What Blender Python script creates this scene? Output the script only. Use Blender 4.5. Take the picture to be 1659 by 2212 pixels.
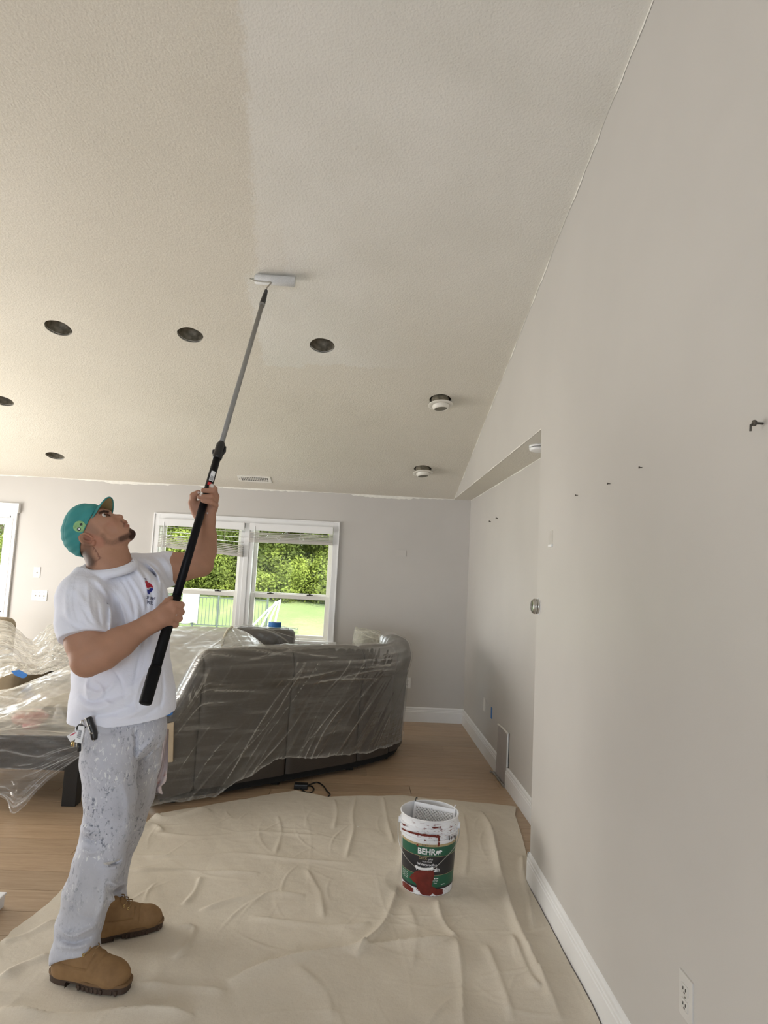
import bpy, bmesh, math, random
import numpy as np
from mathutils import Vector, Matrix, Euler
from mathutils.bvhtree import BVHTree
random.seed(7)
rng = np.random.default_rng(7)
for o in list(bpy.data.objects): bpy.data.objects.remove(o)
SC = bpy.context.scene
COL = SC.collection
# ------------------------------------------------------------------ camera
FPX, PITCH, YAW, ROLL, CAMH = 1364.6, .0939, .0383, .0498, 1.62
_cp, _sp, _cy, _sy = math.cos(PITCH), math.sin(PITCH), math.cos(YAW), math.sin(YAW)
FWD = np.array([_sy*_cp, _cy*_cp, _sp]); _r = np.array([_cy, -_sy, 0.]); _u = np.cross(_r, FWD)
RGT = math.cos(ROLL)*_r + math.sin(ROLL)*_u
UPV = -math.sin(ROLL)*_r + math.cos(ROLL)*_u
CPOS = np.array([0, 0, CAMH])
cam = bpy.data.cameras.new('camera'); camo = bpy.data.objects.new('camera', cam); COL.objects.link(camo)
cam.sensor_fit = 'VERTICAL'; cam.sensor_height = 36; cam.lens = FPX*36/2212; cam.clip_start = .05; cam.clip_end = 300
M = Matrix.Identity(4)
for i in range(3):
    M[i][0] = RGT[i]; M[i][1] = UPV[i]; M[i][2] = -FWD[i]; M[i][3] = CPOS[i]
camo.matrix_world = M
SC.camera = camo
# ------------------------------------------------------------------ light and exposure
SC.view_settings.view_transform = 'Standard'; SC.view_settings.look = 'None'
SC.view_settings.gamma = 1; SC.view_settings.use_curve_mapping = False
SC.view_settings.exposure = -0.52
W = bpy.data.worlds.new('sky'); SC.world = W; W.use_nodes = True
wn = W.node_tree; wn.nodes.clear()
_o = wn.nodes.new('ShaderNodeOutputWorld'); _b = wn.nodes.new('ShaderNodeBackground')
_b.inputs[0].default_value = (.92, .96, 1.0, 1); _b.inputs[1].default_value = 9.0
wn.links.new(_b.outputs[0], _o.inputs[0])
def light(name, typ, loc, rot, energy, color=(1, 1, 1), size=None):
    l = bpy.data.lights.new(name, typ); l.energy = energy; l.color = color
    if typ == 'AREA': l.shape = 'RECTANGLE'; l.size, l.size_y = size
    o = bpy.data.objects.new(name, l); COL.objects.link(o); o.location = loc; o.rotation_euler = rot
    return o
sun = light('sun', 'SUN', (20, -10, 30), (0, 0, 0), 20.0, (1, .95, .85)); sun.data.angle = .01
sun.rotation_euler = Vector((-.62, .30, -.78)).to_track_quat('-Z', 'Y').to_euler()
# added fill lamp behind the camera, boosting daylight from the rear opening
light('rear_daylight_fill', 'AREA', (-1.6, -2.85, 1.25), (math.radians(90), 0, 0), 60, (.64, .80, 1.0), (3.2, 1.6))
# unseen fill lamp added for daylight from the left; left wall is solid
light('left_daylight_fill', 'AREA', (-5.12, 4.6, 1.15), (math.radians(90), 0, math.radians(-90)), 255, (1.0, .985, .945), (3.2, 2.0))
# ------------------------------------------------------------------ pixel rays
def ray(x, y): return FWD + RGT*((x-829.5)/FPX) - UPV*((y-1106)/FPX)
def at_y(x, y, Y): d = ray(x, y); return CPOS + d*(Y/d[1])
def at_z(x, y, z): d = ray(x, y); return CPOS + d*((z-CAMH)/d[2])
def at_x(x, y, X): d = ray(x, y); return CPOS + d*(X/d[0])
DB, DC, ZS, SL = 7.092, 3.522, 2.475, .268      # back wall, end of the near right wall, soffit height, ceiling slope
XA = 1.253                                      # alcove wall
def XN(Y): return 1.0133 + .0135*(Y-DC)         # plane of the right wall
def zc(Y): return ZS + SL*(DB-Y)                # ceiling height
def at_c(x, y):
    d = ray(x, y); return CPOS + d*((ZS+SL*DB-CAMH)/(d[2]+SL*d[1]))
def to_px(P):
    v = np.asarray(P, float)-CPOS; w = v@FWD
    return 829.5+FPX*(v@RGT)/w, 1106-FPX*(v@UPV)/w
# ------------------------------------------------------------------ object helpers
def tag(o, label=None, cat=None, group=None, kind=None):
    if label: o['label'] = label
    if cat: o['category'] = cat
    if group: o['group'] = group
    if kind: o['kind'] = kind
    return o
def empty(name, loc=(0, 0, 0), rz=0):
    o = bpy.data.objects.new(name, None); COL.objects.link(o); o.location = loc; o.rotation_euler[2] = rz
    o.empty_display_size = .1
    return o
def link(name, me, mat=None, parent=None, smooth=False):
    o = bpy.data.objects.new(name, me); COL.objects.link(o)
    if mat is not None and not me.materials:
        for m_ in (mat if isinstance(mat, (list, tuple)) else [mat]): me.materials.append(m_)
    if parent is not None:
        o.parent = parent; o.matrix_parent_inverse = Matrix.Identity(4)
    if smooth: me.polygons.foreach_set('use_smooth', np.ones(len(me.polygons), bool))
    return o
class MB:
    """collects shapes into one mesh"""
    def __init__(s): s.v = []; s.f = []
    def add(s, vs, fs):
        n = len(s.v); s.v.extend([tuple(map(float, q)) for q in vs]); s.f.extend([tuple(n+i for i in q) for q in fs]); return s
    def box(s, lo, hi, bev=0):
        x0, y0, z0 = lo; x1, y1, z1 = hi
        if bev <= 0:
            return s.add([(x0,y0,z0),(x1,y0,z0),(x1,y1,z0),(x0,y1,z0),(x0,y0,z1),(x1,y0,z1),(x1,y1,z1),(x0,y1,z1)],
                  [(0,3,2,1),(4,5,6,7),(0,1,5,4),(1,2,6,5),(2,3,7,6),(3,0,4,7)])
        bm = bmesh.new(); bmesh.ops.create_cube(bm, size=1)
        for v in bm.verts: v.co = ((x0+x1)/2+v.co.x*(x1-x0), (y0+y1)/2+v.co.y*(y1-y0), (z0+z1)/2+v.co.z*(z1-z0))
        bmesh.ops.bevel(bm, geom=bm.edges[:], offset=bev, segments=2, affect='EDGES', profile=.6)
        bm.verts.ensure_lookup_table()
        s.add([v.co for v in bm.verts], [[v.index for v in f.verts] for f in bm.faces]); bm.free(); return s
    def tube(s, pts, r, n=10, cap=True):
        pts = [np.asarray(q, float) for q in pts]; k = len(pts)
        rs = r if hasattr(r, '__len__') else [r]*k
        t0 = pts[1]-pts[0]; a = np.cross(t0, [0, 0, 1.])
        if np.linalg.norm(a) < 1e-6: a = np.cross(t0, [1., 0, 0])
        a /= np.linalg.norm(a); vs = []
        for i in range(k):
            t = pts[min(i+1, k-1)]-pts[max(i-1, 0)]; t = t/(np.linalg.norm(t)+1e-12)
            a = a-t*(a@t); a /= (np.linalg.norm(a)+1e-12); b = np.cross(t, a)
            for j in range(n):
                w = 2*math.pi*j/n; vs.append(pts[i]+rs[i]*(math.cos(w)*a+math.sin(w)*b))
        fs = [(i*n+j, i*n+(j+1) % n, (i+1)*n+(j+1) % n, (i+1)*n+j) for i in range(k-1) for j in range(n)]
        if cap: fs += [tuple(range(n-1, -1, -1)), tuple(range((k-1)*n, k*n))]
        return s.add(vs, fs)
    def lathe(s, prof, n=40, c=(0, 0, 0), ax=None):
        """prof: (r, z) list; ax: optional 3x3 rotation"""
        k = len(prof); vs = []
        for r, z in prof:
            for j in range(n):
                w = 2*math.pi*j/n; q = np.array([r*math.cos(w), r*math.sin(w), z])
                if ax is not None: q = ax@q
                vs.append(q+np.array(c))
        fs = [(i*n+j, i*n+(j+1) % n, (i+1)*n+(j+1) % n, (i+1)*n+j) for i in range(k-1) for j in range(n)]
        return s.add(vs, fs)
    def grid(s, A, flip=False):
        """A: (n, m, 3) array"""
        n, m_ = A.shape[:2]; fs = []
        for i in range(n-1):
            for j in range(m_-1):
                q = (i*m_+j, i*m_+j+1, (i+1)*m_+j+1, (i+1)*m_+j)
                fs.append(q[::-1] if flip else q)
        return s.add(A.reshape(-1, 3), fs)
    def mesh(s, name='m'):
        me = bpy.data.meshes.new(name); me.from_pydata(s.v, [], s.f); me.update(); return me
    def build(s, name, mat=None, parent=None, smooth=False):
        o = link(name, s.mesh(name), mat, parent, smooth)
        return o
def np_mesh(name, V, Q):
    """fast mesh from arrays; Q is (n, 3 or 4)"""
    me = bpy.data.meshes.new(name); V = np.asarray(V, np.float32); Q = np.asarray(Q, np.int32)
    me.vertices.add(len(V)); me.vertices.foreach_set('co', V.ravel())
    k = Q.shape[1]; me.loops.add(Q.size); me.loops.foreach_set('vertex_index', Q.ravel())
    me.polygons.add(len(Q)); me.polygons.foreach_set('loop_start', np.arange(0, Q.size, k, dtype=np.int32))
    me.update(calc_edges=True); me.validate(); return me
def grid_quads(n, m):
    i, j = np.meshgrid(np.arange(n-1), np.arange(m-1), indexing='ij'); a = (i*m+j).ravel()
    return np.stack([a, a+1, a+m+1, a+m], 1)
def auto_smooth(o, deg=35):
    me = o.data; me.polygons.foreach_set('use_smooth', np.ones(len(me.polygons), bool))
    bm = bmesh.new(); bm.from_mesh(me)
    for e in bm.edges:
        if len(e.link_faces) == 2 and e.calc_face_angle(0) > math.radians(deg): e.smooth = False
    bm.to_mesh(me); bm.free(); return o
# ------------------------------------------------------------------ materials
def srgb(r, g, b):
    f = lambda c: (c/255/12.92 if c/255 <= .04045 else ((c/255+.055)/1.055)**2.4)
    return (f(r), f(g), f(b), 1)
class NT:
    def __init__(s, name):
        s.m = bpy.data.materials.new(name); s.m.use_nodes = True; s.t = s.m.node_tree; s.n = s.t.nodes
        s.b = s.n['Principled BSDF']; s.out = s.n['Material Output']; s._c = None
    def new(s, typ, **kw):
        q = s.n.new(typ)
        for k, v in kw.items(): setattr(q, k, v)
        return q
    def ln(s, a, b): s.t.links.new(a, b)
    def val(s, sock, v):
        if hasattr(v, 'is_output'): s.ln(v, sock)
        elif v is not None: sock.default_value = v
    def coord(s, kind='Object', scale=None, rot=None, loc=None):
        if s._c is None: s._c = s.new('ShaderNodeTexCoord')
        c = s._c.outputs[kind]
        if scale is None and rot is None and loc is None: return c
        mp = s.new('ShaderNodeMapping'); s.ln(c, mp.inputs[0])
        if scale is not None: mp.inputs['Scale'].default_value = scale if hasattr(scale, '__len__') else (scale,)*3
        if rot is not None: mp.inputs['Rotation'].default_value = rot
        if loc is not None: mp.inputs['Location'].default_value = loc
        return mp.outputs[0]
    def noise(s, scale, detail=3, rough=.55, vec=None, dist=0):
        q = s.new('ShaderNodeTexNoise'); q.inputs['Scale'].default_value = scale; q.inputs['Detail'].default_value = detail
        q.inputs['Roughness'].default_value = rough; q.inputs['Distortion'].default_value = dist
        s.ln(vec if vec is not None else s.coord(), q.inputs['Vector']); return q.outputs['Fac']
    def ramp(s, fac, stops, interp='LINEAR'):
        q = s.new('ShaderNodeValToRGB'); q.color_ramp.interpolation = interp
        el = q.color_ramp.elements
        while len(el) < len(stops): el.new(.5)
        for e, (p_, c) in zip(el, stops):
            e.position = p_; e.color = c if hasattr(c, '__len__') else (c, c, c, 1)
        s.ln(fac, q.inputs[0]); return q.outputs[0]
    def mix(s, fac, a, b, typ='MIX'):
        q = s.new('ShaderNodeMix', data_type='RGBA', blend_type=typ)
        s.val(q.inputs[0], fac); s.val(q.inputs[6], a); s.val(q.inputs[7], b); return q.outputs[2]
    def math(s, op, a, b=None, c=None, clamp=False):
        q = s.new('ShaderNodeMath', operation=op, use_clamp=clamp)
        s.val(q.inputs[0], a); s.val(q.inputs[1], b)
        if c is not None: s.val(q.inputs[2], c)
        return q.outputs[0]
    def sep(s, vec):
        q = s.new('ShaderNodeSeparateXYZ'); s.ln(vec, q.inputs[0]); return q.outputs
    def comb(s, x, y, z):
        q = s.new('ShaderNodeCombineXYZ')
        for i, v in enumerate((x, y, z)): s.val(q.inputs[i], v)
        return q.outputs[0]
    def bump(s, h, strength=.3, dist=.01):
        q = s.new('ShaderNodeBump'); q.inputs['Strength'].default_value = strength; q.inputs['Distance'].default_value = dist
        s.ln(h, q.inputs['Height']); s.ln(q.outputs[0], s.b.inputs['Normal']); return q.outputs[0]
    def base(s, c): s.val(s.b.inputs['Base Color'], c); return s
    def set(s, **kw):
        for k, v in kw.items(): s.val(s.b.inputs[k.replace('_', ' ')], v)
        return s
def simple(name, col, rough=.5, metal=0, var=.08, scale=12, bump=0, bscale=60, spec=None, kind='Object'):
    t = NT(name); c = col if len(col) == 4 else (*col, 1)
    nz = t.noise(scale, 3, vec=t.coord(kind))
    d = tuple(max(0, q*(1-var)) for q in c[:3])+(1,); l = tuple(min(1, q*(1+var)) for q in c[:3])+(1,)
    t.base(t.ramp(nz, [(.3, d), (.7, l)])); t.set(Roughness=rough, Metallic=metal)
    if spec is not None: t.b.inputs['Specular IOR Level'].default_value = spec
    if bump: t.bump(t.noise(bscale, 4, vec=t.coord(kind)), bump, .004)
    return t.m
# ================================================================== ROOM
def wall_mat(name, c):
    t = NT(name); n1 = t.noise(1.3, 3); n2 = t.noise(260, 2)
    a = tuple(q*.965 for q in c[:3])+(1,); b = tuple(min(1, q*1.03) for q in c[:3])+(1,)
    t.base(t.ramp(n1, [(.3, a), (.7, b)])); t.set(Roughness=.42)
    t.b.inputs['Specular IOR Level'].default_value = .42
    t.bump(n2, .10, .0015); return t.m
M_wall = wall_mat('wall_paint_greige', (.585, .56, .53))
M_trim = simple('trim_white_enamel', (.86, .86, .86), .32, var=.02, scale=4)
M_plate = simple('plate_white_plastic', (.80, .775, .72), .35, var=.02)
M_nest = simple('brushed_steel_ring', (.52, .51, .48), .28, .9, var=.05)
M_dark = simple('dark_cavity', (.02, .018, .015), .8)
M_black = simple('black_plastic', (.012, .012, .013), .4)
M_blue = simple('blue_masking_tape', (.025, .16, .48), .6, var=.1, scale=40, bump=.2, bscale=300)
# --- ceiling with recessed-light holes
HOLES = [(126,709),(411,724),(696,747),(5,866),(119,985),(951,864),(913,1013)]
HC = [at_c(*h) for h in HOLES]; HR = .089
def ceiling_mat():
    t = NT('ceiling_textured_paint'); X, Y, Z = t.sep(t.coord())
    edge = t.math('MULTIPLY_ADD', t.noise(9, 4, .6), .10, -.05)
    fine = t.math('MULTIPLY_ADD', t.noise(70, 3, .6), .08, -.04)
    Xe = t.math('ADD', X, t.math('ADD', edge, fine)); Ye = t.math('ADD', Y, t.math('ADD', edge, fine))
    def smooth(v, lo, hi):
        if lo > hi: return t.math('SUBTRACT', 1.0, smooth(v, hi, lo))
        q = t.new('ShaderNodeMapRange', interpolation_type='SMOOTHSTEP'); t.ln(v, q.inputs[0])
        q.inputs[1].default_value = lo; q.inputs[2].default_value = hi; return q.outputs[0]
    leftb = t.math('MULTIPLY_ADD', t.math('SUBTRACT', Ye, 2.25), -.095, -.56)      # left limit of the fresh paint
    L = smooth(t.math('SUBTRACT', Xe, leftb), -.02, .03)
    main = t.math('MULTIPLY', L, smooth(Ye, 5.3, 2.6))
    t1 = t.math('MULTIPLY', t.math('MULTIPLY', smooth(Xe, -.80, -.76), smooth(Xe, -.46, -.50)), t.math('MULTIPLY', smooth(Ye, 4.70, 4.665), smooth(Ye, 3.7, 3.8)))
    t2 = t.math('MULTIPLY', t.math('MULTIPLY', smooth(Xe, -.55, -.50), smooth(Xe, .8, -.4)), smooth(Ye, 4.64, 4.60))
    mk = t.math('MAXIMUM', main, t.math('MAXIMUM', t1, t2))
    big = t.noise(.9, 3)
    old = t.ramp(big, [(.3, (.69, .65, .565, 1)), (.7, (.76, .72, .635, 1))])
    spk = t.noise(150, 3, .6)
    old2 = t.mix(t.ramp(spk, [(.42, 1), (.62, 0)]), old, (.52, .48, .41, 1))
    oldm = t.mix(.35, old, old2)
    new = t.ramp(t.noise(2.2, 3), [(.3, (.715, .695, .64, 1)), (.7, (.775, .755, .705, 1))])
    t.base(t.mix(mk, oldm, new))
    q = t.new('ShaderNodeMapRange'); t.ln(mk, q.inputs[0]); q.inputs[3].default_value = .72; q.inputs[4].default_value = .46
    t.set(Roughness=q.outputs[0]); t.b.inputs['Specular IOR Level'].default_value = .5
    v = t.new('ShaderNodeTexVoronoi', feature='SMOOTH_F1'); v.inputs['Scale'].default_value = 95; t.ln(t.coord(), v.inputs['Vector'])
    hgt = t.math('ADD', t.math('MULTIPLY', spk, .8), v.outputs['Distance'])
    t.bump(hgt, .40, .005); return t.m
M_ceil = ceiling_mat()
XL, YR, YRIDGE = -5.2, -3.0, -.6
bm = bmesh.new(); eds = []
def loop_edges(pts):
    vs = [bm.verts.new(p_) for p_ in pts]
    return [bm.edges.new((vs[i], vs[(i+1) % len(vs)])) for i in range(len(vs))]
eds += loop_edges([(XL, DB+.02, zc(DB+.02)), (XN(DB)+.01, DB+.02, zc(DB+.02)), (XN(YRIDGE)+.01, YRIDGE, zc(YRIDGE)), (XL, YRIDGE, zc(YRIDGE))])
cs = 1/math.sqrt(1+SL*SL); CN = np.array([0, -SL*cs, -cs]); CT = np.array([0, cs, -SL*cs])   # ceiling normal (down) and down-slope tangent
for c in HC:
    ring = []
    for j in range(40):
        w = 2*math.pi*j/40; rr = HR*(1+.012*math.sin(5*w+c[0]*3)); ring.append(c+rr*(math.cos(w)*np.array([1, 0, 0])+math.sin(w)*CT))
    eds += loop_edges(ring)
bmesh.ops.triangle_fill(bm, edges=eds, use_beauty=True)
r_ = bmesh.ops.extrude_face_region(bm, geom=bm.faces[:])
for v in [g for g in r_['geom'] if isinstance(g, bmesh.types.BMVert)]: v.co -= Vector(CN)*.016
bmesh.ops.recalc_face_normals(bm, faces=bm.faces[:])
me = bpy.data.meshes.new('ceiling'); bm.to_mesh(me); bm.free()
tag(link('ceiling', me, M_ceil), kind='structure')
b = MB(); zr = zc(YRIDGE)
b.add([(XL, YR, 2.7), (1.2, YR, 2.7), (1.2, YRIDGE, zr), (XL, YRIDGE, zr)], [(0, 1, 2, 3)])
tag(b.build('ceiling_rear_slope', M_ceil), kind='structure')
b = MB().add([(XL-.2, DB+.3, zc(DB)+.25), (1.9, DB+.3, zc(DB)+.25), (1.9, YRIDGE, zr+.3), (XL-.2, YRIDGE, zr+.3), (1.9, YR-.2, 2.9), (XL-.2, YR-.2, 2.9)], [(0, 1, 2, 3), (3, 2, 4, 5)])
tag(b.build('ceiling_roof_deck', M_dark), kind='structure')
# recessed cans
M_can = NT('can_brown_grey_metal'); M_can.base(M_can.ramp(M_can.noise(30, 3), [(.35, (.16, .14, .105, 1)), (.7, (.32, .285, .22, 1))])); M_can.set(Roughness=.5, Metallic=.3); M_can = M_can.m
M_lite = simple('light_white_trim', (.80, .77, .70), .35, var=.02)
M_lens = simple('light_grey_baffle', (.19, .175, .14), .6)
AX = np.stack([np.array([1, 0, 0]), CT, -CN], 1)       # local frame: x, down-slope, up through the ceiling
def tilt_ax(ax, ay):
    return AX@np.array(Euler((ax, ay, 0)).to_matrix())
LBL = ['open recessed light hole, end of the row farthest from the fresh paint', 'open recessed light hole in the ceiling, middle one of the row beside the roller pole',
       'open recessed light hole in the ceiling at the edge of the fresh paint', 'open recessed light hole in the ceiling, second row, above the glazed door',
       'open recessed light hole in the ceiling closest to the door casing and back wall']
for i, c in enumerate(HC[:5]):
    e = empty('recessed_light_can', tuple(c)); tag(e, LBL[i], 'light housing', 'open recessed light holes')
    b = MB(); prof = [(HR+.004, .012), (HR+.004, .13), (.002, .13)]
    b.lathe(prof, 36, ax=AX); o = b.build('housing', M_can, e, True)
    b = MB(); b.lathe([(HR-.004, .004), (HR-.001, .010), (HR+.003, .010)], 36, ax=AX); b.build('rim', M_dark, e, True)
    b = MB()
    def lb(lo, hi): 
        q = MB().box(lo, hi); b.add([AX@np.array(v) for v in q.v], q.f)
    lb((.012, -.035, .116), (.020, .030, .129)); o = b.build('slot_bracket', M_black, e)
    b = MB(); lb((-.062, -.05, .09), (-.022, -.01, .129)); b.build('junction_box', M_dark, e)
    for x_s in (-.012, .040):
        b = MB(); lb((x_s, -.006, .122), (x_s+.006, .002, .129)); b.build('screw', M_black, e)
for i, c in enumerate(HC[5:]):
    e = empty('gimbal_downlight', tuple(c)); tag(e, ['white gimbal downlight hanging out of its hole, the larger one, higher up the slope', 'white gimbal downlight hanging out of its hole near the back wall corner'][i], 'light', 'pulled down ceiling lights')
    A2 = tilt_ax(.10, -.06)
    MB().lathe([(HR+.003, .012), (HR+.003, .14), (.002, .14)], 36, ax=AX).build('housing', M_can, e, True)
    dr = -.047                                                # drop below the ceiling
    MB().lathe([(.101, dr-.001), (.101, dr+.004), (.092, dr+.010), (.072, dr+.010), (.066, dr+.002), (.068, dr-.003), (.090, dr-.005), (.101, dr-.001)], 44, ax=A2).build('trim_ring', M_lite, e, True)
    MB().lathe([(.071, dr+.0), (.071, dr+.06), (.055, dr+.09), (.002, dr+.09)], 36, ax=A2).build('canister', M_can, e, True)
    A3 = tilt_ax(.16, -.10)
    MB().lathe([(.070, dr+.012), (.068, dr-.012), (.060, dr-.030), (.054, dr-.032), (.052, dr-.028)], 40, ax=A3).build('gimbal_eyeball', M_lite, e, True)
    MB().lathe([(.0005, dr-.024), (.053, dr-.027)], 36, ax=A3).build('lens', M_lens, e, True)
    for s_ in (-1, 1):
        b = MB()
        for q in range(7):
            a0 = -.9+q*.3
            b.tube([AX@np.array([.07*math.sin(a0)*1.0, s_*.05*math.cos(a0), .02]), AX@np.array([.075*math.sin(a0), s_*.06*math.cos(a0), .05])], .003, 5)
        o = b.build('spring_clip', M_dark, e); o['kind'] = 'stuff'
# --- air vent in the ceiling
vc = at_c(550, 1034); e = empty('ceiling_air_vent', tuple(vc)); tag(e, 'small white rectangular air register in the ceiling above the window', 'vent')
def lbox(b, A, lo, hi):
    q = MB().box(lo, hi); b.add([A@np.array(v) for v in q.v], q.f)
b = MB(); vw, vh = .177, .080
for lo, hi in [((-vw, -vh, -.008), (vw, -vh+.028, .001)), ((-vw, vh-.028, -.008), (vw, vh, .001)), ((-vw, -vh+.028, -.008), (-vw+.036, vh-.028, .001)), ((vw-.03, -vh+.028, -.008), (vw, vh-.028, .001))]: lbox(b, AX, lo, hi)
b.build('frame', M_plate, e)
b = MB(); lbox(b, AX, (-vw+.03, -vh+.02, -.0005), (vw-.03, vh-.02, .002)); b.build('duct_opening', M_dark, e)
for k in range(14):
    b = MB(); x = -vw+.05+k*.0195; lbox(b, AX, (x, -vh+.028, -.006), (x+.006, vh-.028, -.001)); b.build('slat', M_plate, e)
for yy in (-.02, .016):
    b = MB(); lbox(b, AX, (-vw+.036, yy, -.005), (vw-.03, yy+.007, -.0005)); b.build('cross_slat', M_plate, e)
b = MB(); lbox(b, AX, (-vw+.012, -.02, -.018), (-vw+.018, .0, -.006)); b.build('lever', M_plate, e)
# --- walls
def rects_with_holes(x0, x1, z0, z1, holes):
    xs = sorted({x0, x1, *[h[0] for h in holes], *[h[1] for h in holes]}); zs = sorted({z0, z1, *[h[2] for h in holes], *[h[3] for h in holes]})
    for i in range(len(xs)-1):
        for j in range(len(zs)-1):
            cx, cz = (xs[i]+xs[i+1])/2, (zs[j]+zs[j+1])/2
            if not any(h[0] < cx < h[1] and h[2] < cz < h[3] for h in holes): yield xs[i], xs[i+1], zs[j], zs[j+1]
WX0, WX1, WZ0, WZ1 = -2.215, -.272, .82, 2.09          # window opening
DX1, DZ1, DX0 = -3.815, 2.03, -5.05                    # door opening
b = MB()
for x0, x1, z0, z1 in rects_with_holes(XL-.15, 1.6, -.05, zc(DB), [(WX0, WX1, WZ0, WZ1), (DX0, DX1, 0, DZ1)]): b.box((x0, DB, z0), (x1, DB+.14, z1))
tag(b.build('wall_back', M_wall), kind='structure')
# near right wall and the wall above the alcove: one plane
b = MB()
def slab(pts, th):                                     # pts in (Y, z) on the wall plane, thickened outward
    n = len(pts); vs = [(XN(y), y, z) for y, z in pts]+[(XN(y)+th, y, z) for y, z in pts]
    b.add(vs, [tuple(range(n)), tuple(range(2*n-1, n-1, -1))]+[(i, i+n, (i+1) % n+n, (i+1) % n) for i in range(n)])
slab([(YR, -.05), (YR, 2.8), (YRIDGE, zr+.05), (DC, zc(DC)+.03), (DC, -.05)], .30)
slab([(DC, ZS), (DC, zc(DC)+.03), (DB+.02, ZS+.03), (DB+.02, ZS)], .30)
o = b.build('wall_right', M_wall); tag(o, kind='structure')
bm = bmesh.new(); bm.from_mesh(o.data); bmesh.ops.recalc_face_normals(bm, faces=bm.faces[:]); bm.to_mesh(o.data); bm.free()
b = MB().box((XA, DC-.05, -.05), (XA+.1, DB+.1, ZS+.1)); tag(b.build('wall_alcove', M_wall), kind='structure')
b = MB().add([(XN(DC)+.002, DC-.0, ZS-.001), (XA+.02, DC, ZS-.001), (XA+.02, DB, ZS-.001), (XN(DB)+.002, DB, ZS-.001)], [(0, 1, 2, 3)])
tag(b.build('ceiling_alcove', M_ceil), kind='structure')
b = MB().box((XL-.15, YR-.15, -.05), (XL, DB+.1, 4.7)); o = tag(b.build('wall_left', M_wall), kind='structure')
b = MB()
for x0, x1, z0, z1 in rects_with_holes(XL-.1, 1.3, -.05, 2.8, [(-2.9, -.3, .6, 1.9)]): b.box((x0, YR-.12, z0), (x1, YR, z1))
tag(b.build('wall_rear', M_wall), kind='structure')
# bead of white paint cut in along the ceiling line
M_cut = simple('cut_in_white_paint', (.86, .84, .78), .5, var=.06, scale=30)
def cut_bead(name, pts, wfun, off):
    """pts: polyline; wfun(i) width vector; thin strip lying on the wall, proud by off"""
    A = np.array([[p_, p_+wfun(i)] for i, p_ in enumerate(pts)])+np.array(off)
    b = MB().grid(A); return tag(b.build(name, M_cut), kind='structure')
ys = np.linspace(-.2, DB-.01, 260); w_ = .010+.006*np.sin(ys*9.1)+.006*np.sin(ys*23.7)+.005*rng.standard_normal(len(ys)); w_ = np.clip(w_, .003, .03)
cut_bead('trim_1', [np.array([XN(y), y, zc(y)]) for y in ys], lambda i: np.array([0, 0, -w_[i]]), (-.002, 0, 0))
xs_ = np.linspace(-4.9, XN(DB), 220); w2 = np.clip(.012+.008*np.sin(xs_*4)+.012*(np.sin(xs_*2.3+1) > .7)+.003*rng.standard_normal(220), .004, .05)
cut_bead('trim_2', [np.array([x, DB, ZS+.001]) for x in xs_], lambda i: np.array([0, 0, -w2[i]]), (0, -.002, 0))
ys3 = np.linspace(DC, DB, 120); w3 = np.clip(.008+.004*np.sin(ys3*8)+.002*rng.standard_normal(120), .003, .02)
cut_bead('trim_3', [np.array([XA, y, ZS-.002]) for y in ys3], lambda i: np.array([0, 0, -w3[i]]), (-.002, 0, 0))
cut_bead('trim_4', [np.array([XN(y), y, ZS]) for y in ys3], lambda i: np.array([0, 0, w3[i]*.8]), (-.002, 0, 0))
# --- baseboards (profile: flat board, groove, bead)
BH = .157
PROF = [(.0, 0), (.016, 0), (.016, .108), (.013, .112), (.0135, .124), (.010, .128), (.0105, .144), (.006, .153), (.0, BH)]
def baseboard(name, a, bb, nrm):
    a, bb, nrm = np.array(a, float), np.array(bb, float), np.array(nrm, float); n = len(PROF)
    vs = [q+nrm*d+np.array([0, 0, z]) for q in (a, bb) for d, z in PROF]
    m_ = MB().add(vs, [(i, i+1, n+i+1, n+i) for i in range(n-1)]+[tuple(range(n)), tuple(range(2*n-1, n-1, -1))])
    o = m_.build(name, M_trim); bm = bmesh.new(); bm.from_mesh(o.data); bmesh.ops.recalc_face_normals(bm, faces=bm.faces[:]); bm.to_mesh(o.data); bm.free()
    return tag(o, kind='structure')
baseboard('baseboard_back', (WX1-3.3, DB, 0), (XA, DB, 0), (0, -1, 0))
baseboard('baseboard_alcove', (XA, 5.37, 0), (XA, DB, 0), (-1, 0, 0))
baseboard('baseboard_alcove_front', (XA, DC, 0), (XA, 5.04, 0), (-1, 0, 0))
baseboard('baseboard_right', (XN(YR), YR, 0), (XN(DC), DC+.004, 0), (-1, 0, 0))
baseboard('baseboard_right_return', (XN(DC)-.012, DC, 0), (XA, DC, 0), (0, 1, 0))
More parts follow.
